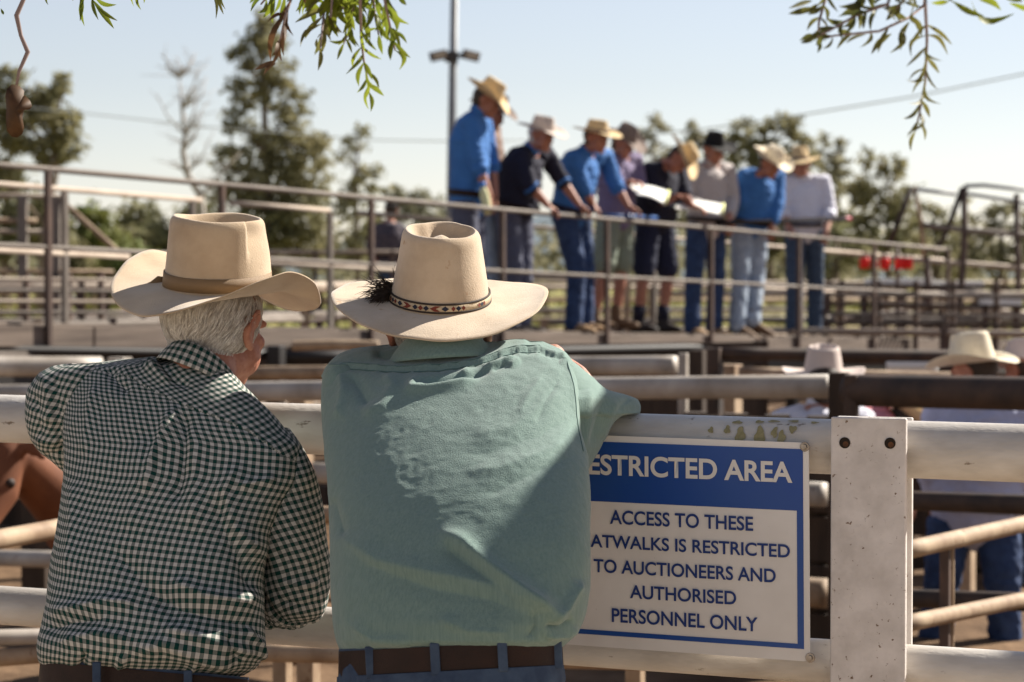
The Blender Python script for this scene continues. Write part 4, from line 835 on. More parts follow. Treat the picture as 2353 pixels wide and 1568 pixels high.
# ------------------------------------------------------------------ people on the catwalk
def JJ(d, **k):
    dd = dict(head=-.12, neck=-.04, sR=-.17, eR=-.2, wR=-.2, sL=.17, eL=.1, wL=.0, pel=0, hR=-.08, hL=.08, kR=-.10, aR=-.10, kL=.09, aL=.09); out = {}
    for n_, t in k.items():
        if n_[0] in 'dp' and n_[1:] in ('wR', 'wL'): out[n_] = Vector(t); continue
        if len(t) == 3 and t[2] == 'rail': q = P(t[0], t[1], dr(t[0]) - .06)
        else: q = P(t[0], t[1], d + (t[2] if len(t) > 2 else dd[n_]))
        out[n_] = q
    return out
FCE = Vector((.826, -.563, 0)); GRP = 'men lined up along the catwalk rail'
HB = dict(a=.090, b=.106, h=.128, ws=.118, wf=.10, n=64)
person('tall man in blue shirt at the left end of the row, straw hat tipped down', JJ(dr(1075) + .45, head=(1118, 232, -.05), neck=(1095, 258), sR=(1080, 282, -.15), eR=(1098, 378, -.2), wR=(1125, 452, -.22), sL=(1108, 280, .17), eL=(1128, 372, .2), wL=(1138, 450, .1), pel=(1076, 468), kR=(1072, 612), aR=(1068, 742), kL=(1092, 612), aL=(1090, 738), dwR=(.15, -.05, -1), dwL=(.1, 0, -1)),
       (.95, -.2, -.42), group=GRP, shirt='blue_cloth', trousers='slate', boots='boot', collar='blue_cloth', sleeve=.62, cuffs='blue_cloth', seed=1, hat_kw=dict(HB, m='straw', roll=1.0, dipf=.45, dipb=-.15, style='crease', tilt=-.18), curl=.7)
person('man half hidden behind the tall man in blue, brown shirt and pale jeans', JJ(dr(1128) + 1.0, head=(1130, 262), neck=(1122, 285), sR=(1112, 306), eR=(1118, 372), wR=(1132, 430), sL=(1130, 302), eL=(1138, 372), wL=(1146, 436), pel=(1124, 478), kR=(1128, 612), aR=(1118, 738), kL=(1150, 604), aL=(1146, 738)),
       (.9, -.3, -.4), group=GRP, shirt='brown_cloth', trousers='denim_light', seed=2, sleeve=.95, hat_kw=dict(HB, m='felt_brown', roll=.9))
person('stout man in navy jumper with blue cuffs and pale grey hat leaning on the rail', JJ(dr(1175) + .55, head=(1244, 312, -.15), neck=(1220, 342, -.1), sR=(1196, 360, -.2), eR=(1218, 428, -.25), wR=(1258, 472, -.2), sL=(1254, 356, .13), eL=(1292, 418, .15), wL=(1330, 470, .1), pel=(1180, 482), kR=(1178, 620), aR=(1172, 742), kL=(1202, 618), aL=(1200, 740), dwR=(.75, .0, -.45), dwL=(.75, .1, -.45)),
       (.80, -.52, -.22), group=GRP, shirt='navy_cloth', trousers='slate', boots='boot_dark', collar='blue_cloth', cuffs='blue_cloth', sleeve=.55, seed=3, wide=1.12, belly=.03, hair='grey_hair', hat_kw=dict(HB, m='felt_grey', roll=.55, dipf=.35, dipb=0, style='tear', dip=.02, bump=.0, h=.105))
person('man in blue shirt and jeans with a flat tan straw hat leaning on the rail', JJ(dr(1320) + .5, head=(1370, 318, -.15), neck=(1345, 348, -.1), sR=(1318, 364, -.18), eR=(1340, 432, -.2), wR=(1362, 470, -.1), sL=(1390, 362, .13), eL=(1416, 428, .1), wL=(1444, 474, .05), pel=(1312, 492), kR=(1326, 622), aR=(1318, 738), kL=(1345, 618), aL=(1344, 736), dwR=(.6, 0, -.7), dwL=(.85, .1, -.35)),
       (.78, -.6, -.18), group=GRP, shirt='blue_cloth', trousers='denim_dark', boots='boot', collar='blue_cloth', cuffs='blue_cloth', sleeve=.6, seed=4, wide=1.08, hat_kw=dict(HB, m='straw', roll=.4, dipf=.2, dipb=-.05, h=.10, band='felt_brown', style='crease'))
person('man in mauve shirt and grey green shorts holding a paper pad, brown and cream hat', JJ(dr(1420) + .85, head=(1432, 330, -.12), neck=(1428, 356), sR=(1404, 372, -.15), eR=(1418, 432, -.2), wR=(1448, 418, -.42), sL=(1458, 370, .12), eL=(1470, 432, .05), wL=(1482, 436, -.25), pel=(1414, 500), kR=(1386, 622), aR=(1366, 728), kL=(1428, 620), aL=(1416, 726), dwR=(.8, -.3, -.1), dwL=(.9, -.4, 0)),
       (.80, -.5, -.45), group=GRP, shirt='mauve', trousers='olive_short', shorts=True, boots='boot_brown', sleeve=.75, seed=6, belt=False, hat_kw=dict(HB, m='felt_brown', roll=1.0, dipf=.35, ws=.12, wf=.105, h=.12, tilt=-.1))
person('man in navy shirt and navy shorts bowed over his writing, straw hat tipped forward', JJ(dr(1515) + .70, head=(1560, 366, -.2), neck=(1526, 378, -.1), sR=(1492, 392, -.18), eR=(1512, 466, -.25), wR=(1556, 452, -.35), sL=(1556, 398, .1), eL=(1574, 456, .0), wL=(1592, 474, -.2), pel=(1505, 510), kR=(1478, 632), aR=(1466, 736), kL=(1535, 632), aL=(1522, 736), dwR=(.9, -.3, .1), dwL=(.9, -.3, -.2)),
       (.42, -.40, -.82), upv=(.9, -.25, .35), group=GRP, shirt='navy_cloth', trousers='navy_short', shorts=True, boots='boot_dark', socks='navy_cloth', sleeve=.45, seed=7, wide=1.1, belly=.03, belt=False, hat_kw=dict(HB, m='straw', roll=.95, ws=.125, wf=.115, h=.12, dipf=.2, style='crease', tilt=-.1, band='felt_brown'))
person('man in stone grey shirt and jeans under a black hat holding yellow paper', JJ(dr(1610) + .80, head=(1640, 346, -.1), neck=(1632, 374), sR=(1584, 396, -.1), eR=(1574, 462, -.15), wR=(1616, 474, -.35), sL=(1672, 394, .1), eL=(1684, 460, .05), wL=(1674, 508, -.2), pel=(1622, 520), kR=(1594, 640), aR=(1590, 748), kL=(1646, 640), aL=(1640, 748), dwR=(.9, -.4, 0), dwL=(-.1, -.3, -1)),
       (.55, -.8, -.25), group=GRP, shirt='stone', trousers='denim_dark', sleeve=.8, collar='stone', seed=8, hat_kw=dict(HB, m='felt_black', roll=.6, dipf=.3, h=.12, style='crease'))
person('man in blue shirt and pale jeans with cream hat, one boot over the plank edge', JJ(dr(1720) + .42, head=(1770, 378, -.18), neck=(1752, 396, -.1), sR=(1712, 406, -.1), eR=(1706, 466, -.15), wR=(1706, 508, -.05), sL=(1786, 402, .08), eL=(1786, 474, .0), wL=(1772, 520, -.1), pel=(1722, 520), kR=(1702, 640, -.12), aR=(1694, 742, -.25), kL=(1738, 636, -.0), aL=(1730, 734, -.15), dwR=(.1, -.3, -1), dwL=(-.1, -.3, -1)),
       (.7, -.62, -.5), group=GRP, shirt='blue_cloth', trousers='denim_light', boots='boot_brown', sleeve=.85, seed=9, foot=(.85, -.5, -.28), hat_kw=dict(HB, m='straw_pale', roll=1.25, ws=.12, dipf=.15, dipb=-.2, style='crease', tilt=-.05, h=.12))
person('man in lavender shirt and jeans holding a black cane, last in the row', JJ(dr(1845) + .85, head=(1838, 378, -.1), neck=(1848, 408), sR=(1808, 420, -.05), eR=(1800, 482, -.1), wR=(1812, 520, -.25), sL=(1892, 418, .0), eL=(1908, 484, -.05), wL=(1898, 532, -.25), pel=(1848, 530), kR=(1826, 652), aR=(1822, 752), kL=(1874, 652), aL=(1872, 752), dwR=(.4, -.5, -.6), dwL=(-.3, -.3, -.9)),
       (-.15, -.97, -.12), group=GRP, shirt='lavender', trousers='denim', boots='boot_brown', collar='white_cloth', sleeve=.68, cuffs='lavender', seed=10, wide=1.05, hat_kw=dict(HB, m='straw', roll=.5, dipf=.3, dipb=.1, ws=.11, h=.125, band='felt_brown'))
# second walkway far behind with one man on it
fw_ = thing('far_walkway', 'second timber walkway seen between the rails behind the hats', 'walkway', (P(890, 700, 31).x, P(890, 700, 31).y, 0))
zf = P(890, 660, 31.5).z; fa, fb = P(560, 660, 31.5), P(1080, 660, 31.5); fa.z = fb.z = zf
MB().beam(fa, fb, 1.2, .08).build('deck', 'plank', fw_, smooth=False)
for k in range(4):
    q = fa.lerp(fb, k / 3); MB().beam(Vector((q.x, q.y, 0)), q, .1, .1, (1, 0, 0)).build('leg', 'rust_post', fw_, smooth=False); MB().beam(q + Vector((0, -.6, 0)), q + Vector((0, -.6, .47)), .05, .05, (1, 0, 0)).build('handrail_post', 'rust_post', fw_, smooth=False)
MB().tube([fa + Vector((0, -.6, .45)), fb + Vector((0, -.6, .45))], .025, 10).build('handrail', 'rail_pale', fw_)
person('man in dark checked shirt and cap far behind the pale rails between the two hats', JJ(31.4, head=(900, 484, 0), neck=(895, 510, 0), sR=(922, 530, 0), eR=(934, 566, 0), wR=(926, 592, -.1), sL=(862, 530, 0), eL=(850, 566, 0), wL=(858, 592, -.1), pel=(892, 600, 0), kR=(899, 634, 0), aR=(899, 652, 0), kL=(884, 634, 0), aL=(884, 652, 0)),
       (.2, .95, -.1), shirt='plaid', trousers='denim', sleeve=.8, seed=12, hair='dark_hair', vox=.012, hat_kw=dict(HB, m='felt_black', ws=.02, wf=.05, h=.08, style='dome'))

# ------------------------------------------------------------------ people in the lane to the right
person('man in pale shirt and jeans with cream straw hat in the lane at right', JJ(10.9, head=(2236, 858, 0), neck=(2260, 905, 0), sL=(2156, 958, .05), eL=(2128, 1070, .0), wL=(2160, 1150, .1), sR=(2346, 962, -.05), eR=(2366, 1076, -.05), wR=(2330, 1150, .05), pel=(2240, 1195, 0), hR=(2292, 1210, -.03), hL=(2182, 1210, .03), kR=(2304, 1335, -.06), aR=(2310, 1458, -.03), kL=(2166, 1335, .0), aL=(2150, 1458, .03)),
       (-.82, .55, -.12), shirt='pale_blue', trousers='denim_dark', boots='boot_brown', collar='pale_blue', sleeve=.9, seed=14, wide=1.12, hat_kw=dict(HB, m='straw_pale', roll=.75, ws=.115, wf=.10, dipf=.1, dipb=.25, h=.135, style='crease', a=.09, b=.11, n=80))
person('man in a pinkish grey hat with dented crown standing behind the dark rail post', JJ(10.8, head=(1892, 884, 0), neck=(1890, 930, 0), sL=(1806, 975, .02), eL=(1796, 1090, .1), wL=(1830, 1160, .2), sR=(1976, 975, -.02), eR=(1990, 1090, .1), wR=(1955, 1160, .2), pel=(1890, 1225, 0), kR=(1925, 1360, 0), aR=(1930, 1490, 0), kL=(1855, 1360, 0), aL=(1850, 1490, 0)),
       (.05, .99, -.1), shirt='lavender', trousers='denim_dark', collar='lavender', sleeve=.9, seed=15, hat_kw=dict(HB, m='felt_pinkish', roll=.45, ws=.10, dipb=.2, h=.125, style='tear', dip=.03, bump=.005, a=.088, b=.104, n=80, tilt=.25))
person('man in red shirt and dusty pink hat cut by the right edge of the view', JJ(12.8, head=(2352, 852, 0), neck=(2362, 895, 0), sL=(2312, 935, 0), eL=(2300, 1020, 0), wL=(2320, 1080, .1), sR=(2422, 935, 0), eR=(2436, 1020, 0), wR=(2420, 1080, .1), pel=(2368, 1120, 0), kR=(2385, 1230, 0), aR=(2388, 1312, 0), kL=(2350, 1230, 0), aL=(2346, 1312, 0)),
       (-.6, .7, -.1), shirt='pink', trousers='denim', sleeve=.9, seed=16, hat_kw=dict(HB, m='felt_pinkish', roll=.6, h=.12, style='crease'))
person('man in pink shirt bending over low behind the white post with a tan hat', JJ(11.8, head=(2088, 985, -.05), neck=(2046, 978, 0), sR=(2020, 985, -.18), eR=(2030, 1080, -.2), wR=(2060, 1150, -.1), sL=(2024, 966, .18), eL=(2050, 1060, .2), wL=(2076, 1140, .1), pel=(1905, 1030, 0), kR=(1925, 1210, -.1), aR=(1905, 1360, -.1), kL=(1930, 1210, .1), aL=(1912, 1362, .1)),
       (.75, -.15, -.6), upv=(.6, 0, .8), shirt='pink', trousers='denim', sleeve=.4, seed=17, hat_kw=dict(HB, m='straw', roll=.7, h=.11, style='crease'))

# things in the men's hands
def pad(label, a, b, c, d_, lift, edge):
    """sheet with a curled end; a..d_ are corners in world space"""
    vs = []; n = 10; th = .012
    for k in (0, 1):
        for i in range(n):
            t = i / (n - 1); z = lift * math.sin(t * math.pi) - k * th
            vs += [a.lerp(b, t) + UPZ * z, d_.lerp(c, t) + UPZ * z]
    fs = [(2 * i, 2 * i + 1, 2 * i + 3, 2 * i + 2) for i in range(n - 1)]; N2 = 2 * n
    fs += [tuple(x + N2 for x in reversed(f)) for f in fs]; fs += [(2 * i, 2 * i + 2, 2 * i + 2 + N2, 2 * i + N2) for i in range(n - 1)] + [(2 * i + 1, 2 * i + 1 + N2, 2 * i + 3 + N2, 2 * i + 3) for i in range(n - 1)] + [(0, N2, N2 + 1, 1), (N2 - 2, N2 - 1, 2 * N2 - 1, 2 * N2 - 2)]
    o = thing('notepad', label, 'notepad', tuple((a + c) / 2)); MB().add(vs, fs).build('sheets', 'paper', o, smooth=False)
    MB().tube([b + UPZ * .0, c], .014, 10).build('curled_edge', edge, o); return o
d4 = dr(1480) + .10; pad('white notepad held open by the man in the mauve shirt', P(1446, 424, d4 + .12), P(1536, 440, d4 + .12), P(1528, 468, d4 - .14), P(1466, 446, d4 - .14), .02, 'paper_edge')
d5 = dr(1600) + .12; pad('white notepad with yellow edge held level by the man in the black hat', P(1556, 458, d5 + .14), P(1662, 470, d5 + .14), P(1658, 492, d5 - .14), P(1552, 478, d5 - .14), .012, 'paper_edge')
def cane(label, pts, r, m, grip=None):
    o = thing('cane', label, 'cane', tuple(pts[0])); MB().tube(pts, r, 10).build('shaft', m, o)
    if grip: MB().limb([pts[-1], pts[-1] + (pts[-1] - pts[-2]).normalized() * .09], [.022, .024], 12).build('grip', grip, o)
cane('blue cane on the rail under the hands of the man in flat straw hat', [P(1388, 496, dr(1388) - .12), P(1450, 497, dr(1450) - .1), P(1508, 501, dr(1508) - .12)], .017, 'cane_blue')
cane('black cane with red grip held level by the man in lavender', [P(1648, 514, dr(1648) - .05), P(1800, 508, dr(1800) - .05), P(1942, 503, dr(1942) - .05)], .022, 'cane_black', 'cane_red')
bo = thing('drink_bottle', 'yellow and clear bottle with blue cap hanging at the tall man in blue', 'bottle', tuple(P(1120, 480, dr(1075) + .2)))
a = P(1110, 432, dr(1075) + .17); b = P(1120, 484, dr(1075) + .17); MB().limb([a, a.lerp(b, .3), b], [.022, .036, .036], 14).build('body', 'bottle', bo); MB().tube([a + (a - b) * .25, a + (a - b) * .04], .026, 12).build('cap', 'bottle_cap', bo)

# ------------------------------------------------------------------ pens and rails
def pen(label, rails, posts, loc, group=None, name='pen_fence', cat='fence'):
    o = thing(name, label, cat, (loc.x, loc.y, 0), group)
    for (u1, v1, d1, u2, v2, d2, r, m) in rails: MB().tube(sagged(P(u1, v1, d1), P(u2, v2, d2), 10), r, 20).build('rail', m, o)
    for (u, vt, d, wd, m) in posts:
        a = P(u, vt, d); MB().beam(Vector((a.x, a.y, -.05)), a, wd, wd, FD).build('post', m, o, smooth=False, bevel=.004)
    return o
pen('pale pipe pen fence whose thick top rail ends at a dark post', [(-300, 908, 13.4, 1906, 888, 9.6, .048, 'pipe_grey'), (-300, 1060, 12.6, 196, 1066, 11.4, .043, 'pipe_grey'), (-300, 1276, 11.6, 150, 1286, 10.8, .038, 'pipe_grey'), (700, 1085, 12, 1894, 1137, 9.6, .05, 'pipe_grey'), (700, 1290, 12, 1900, 1364, 9.6, .06, 'pipe_tan')],
    [(92, 1062, 11.3, .13, 'dark_board'), (132, 1078, 11.5, .05, 'pipe_tan'), (1928, 856, 9.5, .07, 'dark_board'), (690, 900, 12.1, .1, 'pipe_tan'), (1240, 890, 11, .1, 'dark_board')], P(1928, 1500, 9.5))
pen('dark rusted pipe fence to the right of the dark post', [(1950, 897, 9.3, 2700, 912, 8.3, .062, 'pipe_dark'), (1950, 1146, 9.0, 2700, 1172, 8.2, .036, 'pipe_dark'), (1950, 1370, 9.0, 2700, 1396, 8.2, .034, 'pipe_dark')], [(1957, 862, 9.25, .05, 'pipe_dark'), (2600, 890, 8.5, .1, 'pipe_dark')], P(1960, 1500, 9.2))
pen('narrow tan pipe gate standing askew in the lane', [(2060, 1270, 6.9, 2480, 1176, 8.5, .027, 'pipe_tan'), (2060, 1438, 6.9, 2480, 1352, 8.5, .025, 'pipe_tan')], [(2172, 1246, 7.32, .03, 'rust_post'), (2188, 1244, 7.36, .014, 'pipe_tan'), (2460, 1182, 8.45, .04, 'pipe_tan')], P(2180, 1560, 7.3), name='pipe_gate', cat='gate')
pen('square tan timber post in the lane behind the dark rails', [], [(2208, 960, 11.9, .13, 'pipe_tan')], P(2208, 1500, 11.9), name='timber_post', cat='post')
pen('low tan and grey pipe gate beside the cow at the left', [(-120, 1262, 6.9, 150, 1212, 7.5, .030, 'pipe_tan'), (-200, 1470, 7.0, 150, 1462, 7.2, .024, 'pipe_grey'), (-200, 1528, 7.0, 150, 1500, 7.2, .026, 'pipe_tan')], [(-140, 1240, 6.9, .06, 'pipe_tan'), (168, 1195, 7.55, .07, 'dark_board')], P(60, 1560, 7.1), name='pipe_gate', cat='gate')
pen('low pale rail fence seen under the front rails between the two men', [(560, 1500, 7.6, 1500, 1520, 7.2, .028, 'pipe_tan'), (560, 1180, 8.0, 1500, 1200, 7.4, .03, 'pipe_tan')], [(648, 1180, 7.9, .05, 'pipe_tan'), (708, 1180, 7.8, .06, 'pipe_tan'), (1460, 1195, 7.4, .05, 'pipe_tan')], P(650, 1540, 7.9))
pen('whitish pipe pen fence below the catwalk', [(-400, 840, 12.6, 232, 843, 13.2, .055, 'pipe_grey'), (500, 858, 15.0, 780, 856, 14.6, .042, 'pipe_tan'), (1150, 842, 13.2, 1552, 840, 12.6, .051, 'pipe_grey'), (2040, 838, 14.5, 2152, 838, 14.4, .052, 'white_tin')],
    [(275, 822, 13.3, .10, 'pipe_grey'), (1570, 812, 12.5, .045, 'pipe_grey'), (1603, 805, 12.4, .075, 'dark_board'), (2130, 850, 14.6, .06, 'pipe_tan'), (1668, 838, 13.5, .15, 'pipe_tan')], P(1600, 1400, 12.5))
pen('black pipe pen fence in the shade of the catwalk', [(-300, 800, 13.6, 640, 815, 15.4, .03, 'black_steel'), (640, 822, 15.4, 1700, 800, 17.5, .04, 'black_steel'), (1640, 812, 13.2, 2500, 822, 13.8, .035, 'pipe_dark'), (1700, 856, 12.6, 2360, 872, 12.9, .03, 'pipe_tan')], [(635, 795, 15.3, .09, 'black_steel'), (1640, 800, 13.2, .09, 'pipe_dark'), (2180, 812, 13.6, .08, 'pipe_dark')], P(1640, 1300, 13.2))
# ribbed hose on the beam left of the green shirt
MB().tube([P(672 + 3.3 * i, 795 - 2.2 * math.sin(i / 60 * math.pi), 15.1) for i in range(61)], [.030 + .005 * (i % 2) for i in range(61)], 12).build('ribbed_hose', 'pipe_tan')
tag(bpy.data.objects['ribbed_hose'], 'ribbed tan hose lying along the dark beam between the two front men', 'hose')
# dark board walls in the lower pens; the catwalk one stands in for shade
def boardwall(label, u1, d1, u2, d2, z0, z1, n, m='dark_board'):
    a = P(u1, 900, d1); b = P(u2, 900, d2); o = thing('board_fence', label, 'fence', ((a.x + b.x) / 2, (a.y + b.y) / 2, 0)); a.z = b.z = 0
    for k in range(n):
        z = z0 + (z1 - z0) * (k + .5) / n; MB().beam(a + UPZ * z, b + UPZ * z, .04, (z1 - z0) / n * .9).build('board', m, o, smooth=False)
    for k in range(5):
        q = a.lerp(b, k / 4); MB().beam(q + Vector((0, .07, 0)), q + Vector((0, .07, z1)), .1, .1, (1, 0, 0)).build('post', m, o, smooth=False)
boardwall('dark slats standing in for the shade in the pen below the catwalk', -600, 14.6, 1750, 17.5, .05, 1.17, 6)  # dark boards put in for the deep shade under the deck
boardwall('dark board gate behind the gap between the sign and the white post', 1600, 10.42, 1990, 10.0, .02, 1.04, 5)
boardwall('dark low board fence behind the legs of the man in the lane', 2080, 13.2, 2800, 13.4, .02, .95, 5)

def farfence(label, u1, d1, u2, d2, h, n, step, m1, m2, group='pipe pens beyond the catwalk', z0=0.):
    a = P(u1, 640, d1); b = P(u2, 640, d2); a.z = b.z = z0; o = thing('pen_fence', label, 'fence', ((a.x + b.x) / 2, (a.y + b.y) / 2, 0), group)
    for k in range(n):
        z = h * (k + 1) / n; MB().tube([a + UPZ * z, b + UPZ * z], .03, 8).build('rail', m1 if k % 2 == (n - 1) % 2 else m2, o)
    L_ = (b - a).length; c = max(2, int(L_ / step))
    for k in range(c + 1):
        q = a.lerp(b, k / c); MB().beam(Vector((q.x, q.y, -.05)), q + UPZ * (h + .05), .075, .075, (1, .3, 0)).build('post', 'rust_post' if k % 2 else 'pipe_tan', o, smooth=False)
farfence('pale railed pen fence just beyond the left half of the catwalk', -300, 20, 900, 27, 1.55, 5, 2.2, 'rail_pale', 'rail_brown')
farfence('brown railed pen fence behind the middle of the catwalk', 400, 30, 1900, 34, 1.5, 5, 2.6, 'rail_pale', 'rail_brown')
farfence('long tan pen fence crossing the whole yard', -400, 38, 2700, 44, 1.55, 5, 3.0, 'rail_pale', 'pipe_tan')
farfence('farthest pen fence in front of the trees', -500, 58, 2900, 62, 1.5, 4, 3.6, 'rail_pale', 'pipe_tan')
farfence('pale pen fence beyond the right end of the catwalk', 1500, 27, 2700, 26, 1.45, 5, 1.7, 'rail_pale', 'rail_brown')
farfence('dark railed pen fence at the right behind the lane', 1700, 23.5, 2700, 21, 1.12, 4, 1.5, 'rail_pale', 'rust_post')
farfence('close set brown pen fence low behind the left handrails', -300, 17.6, 700, 22, 1.25, 6, .8, 'rail_brown', 'pipe_tan')
farfence('rusty pen fence running away behind the left handrails', -150, 18.5, 330, 33, 1.5, 5, 2.0, 'pipe_tan', 'rust_post')
farfence('rusty pen fence running away between the two hats', 700, 23, 1000, 42, 1.5, 5, 2.2, 'pipe_tan', 'rust_post')
farfence('narrow slatted race beyond the boots of the row', 1250, 25.5, 2150, 30, 1.15, 6, 1.0, 'rail_brown', 'pipe_tan')
farfence('rusty pen fence running away at the right of the row', 1930, 25, 2250, 48, 1.5, 5, 2.2, 'rail_pale', 'rust_post')
pen('stacked brown rails of the drafting race left of the sand hat', [(-200, 640 + 26 * k, 19.5, 560, 648 + 24 * k, 21.5, .018, 'rail_brown' if k % 2 else 'rail_pale') for k in range(5)], [(u, 630, 20.2 + u * .003, .045, 'rust_post') for u in (-40, 60, 158, 232, 330, 430)], P(200, 640, 20.5))
pen('stacked pipe rails of the drafting race right of the last man', [(1900, 655 + 22 * k, 24.5, 2500, 664 + 22 * k, 23.5, .02, 'rail_brown' if k % 2 else 'pipe_dark') for k in range(6)], [(u, 645, 24.6 - (u - 1900) * .0016, .05, 'rust_post') for u in (1935, 2020, 2105, 2190, 2290, 2390)], P(2150, 640, 24.2))
# ramp rails high at the left
rp_ = thing('loading_ramp', 'high tan ramp rails with a diagonal brace at the left edge beyond the catwalk', 'ramp', (P(60, 640, 24).x, P(60, 640, 24).y, 0))
for (u1, v1, u2, v2, r, m) in ((-200, 446, 150, 452, .024, 'rail_pale'), (-200, 505, 84, 508, .028, 'pipe_tan'), (-200, 530, 108, 533, .022, 'rail_pale'), (135, 455, 330, 632, .026, 'pipe_tan'), (120, 625, 196, 728, .034, 'black_steel'), (-200, 622, 260, 626, .026, 'pipe_tan')):
    MB().tube([P(u1, v1, 24), P(u2, v2, 24)], r, 10).build('ramp_rail', m, rp_)
for (u, v) in ((52, 452), (128, 452), (-120, 446)):
    a = P(u, v, 24); MB().beam(Vector((a.x, a.y, 0)), a, .09, .09, (1, 0, 0)).build('post', 'rail_brown', rp_, smooth=False)
# tall gate frames at the right
gf = thing('race_gate', 'tall dark steel gate frames with slanting stays at the right beyond the catwalk', 'gate', (P(2210, 640, 27).x, P(2210, 640, 27).y, 0))
for (pts, r, m) in (([(2094, 432), (2040, 572)], .05, 'pipe_dark'), ([(2100, 430), (2118, 520), (2124, 600)], .038, 'pipe_tan'), ([(2212, 432), (2180, 520), (2156, 570), (2130, 578)], .048, 'pipe_dark'), ([(2092, 434), (2196, 446)], .035, 'pole'), ([(2216, 428), (2260, 426), (2420, 444)], .035, 'pole'), ([(2222, 446), (2420, 476)], .03, 'pole'), ([(2120, 518), (2210, 528), (2420, 546)], .05, 'rail_brown'), ([(2216, 430), (2216, 560), (2206, 700), (2180, 800)], .058, 'rust_post'), ([(2336, 446), (2342, 800)], .05, 'rust_post'), ([(1880, 574), (2060, 594), (2420, 622)], .045, 'rail_pale'), ([(2130, 662), (2210, 668), (2420, 690)], .045, 'rail_brown'), ([(2062, 560), (2062, 760)], .035, 'rust_post'), ([(2000, 700), (2200, 706), (2420, 730)], .06, 'rail_pale'), ([(2130, 590), (2140, 800)], .06, 'rust_post')):
    q = [P(u, v, 27) for u, v in pts]; MB().tube(q, r * .68, 10).build('frame_bar', m, gf)
for (u, v) in ((2180, 800), (2342, 800), (2140, 800), (2062, 760), (2420, 620)):
    a = P(u, v, 27); MB().beam(Vector((a.x, a.y, 0)), a, .1, .1, (1, 0, 0)).build('foot_post', 'rust_post', gf, smooth=False)
for k, (u1, u2, v1, v2, d, lab) in enumerate(((1990, 2140, 640, 655, 29, 'long white tin trough seen under the red cans'), (2256, 2342, 682, 704, 26.2, 'short white tin trough near the right edge'), (2150, 2255, 646, 656, 29.3, 'white tin lid beyond the dark frame post'))):
    a, b = P(u1, (v1 + v2) / 2, d), P(u2, (v1 + v2) / 2, d); o = thing('trough', lab, 'trough', ((a.x + b.x) / 2, (a.y + b.y) / 2, 0)); h_ = (v2 - v1) / FPX * d
    MB().beam(a, b, .35, h_).build('basin', 'white_tin', o, smooth=False, bevel=.012)
    for q in (a.lerp(b, .1), a.lerp(b, .9)): MB().beam(Vector((q.x, q.y, 0)), q - UPZ * h_ * .5, .06, .06, (1, 0, 0)).build('leg', 'rust_post', o, smooth=False)
for k, (u, v, wd, hh) in enumerate(((1986, 605, 20, 25), (2010, 607, 17, 18), (2033, 607, 19, 27), (2068, 606, 20, 26), (2088, 606, 18, 25))):
    d = 26.6; c = P(u, v, d); r = wd / 2 / FPX * d * 1.15; h_ = hh / FPX * d; o = thing('red_can', ['leftmost of five bright red cans hanging from the pale rail', 'second red can from the left on the pale rail', 'middle one of five red cans on the pale rail', 'fourth red can from the left on the pale rail', 'rightmost of five bright red cans hanging from the pale rail'][k], 'can', tuple(c - UPZ * h_ / 2), 'red cans on the rail')
    MB().tube([c - UPZ * h_ * .5, c - UPZ * h_ * .44, c + UPZ * h_ * .40, c + UPZ * h_ * .5], [r * .9, r, r, r * .9], 16).build('drum', 'red', o); MB().tube([c + UPZ * h_ * .45 + Vector((r * math.cos(t), 0, r * .8 * math.sin(t))) for t in np.linspace(0, math.pi, 9)], .006, 6).build('handle', 'pole', o)

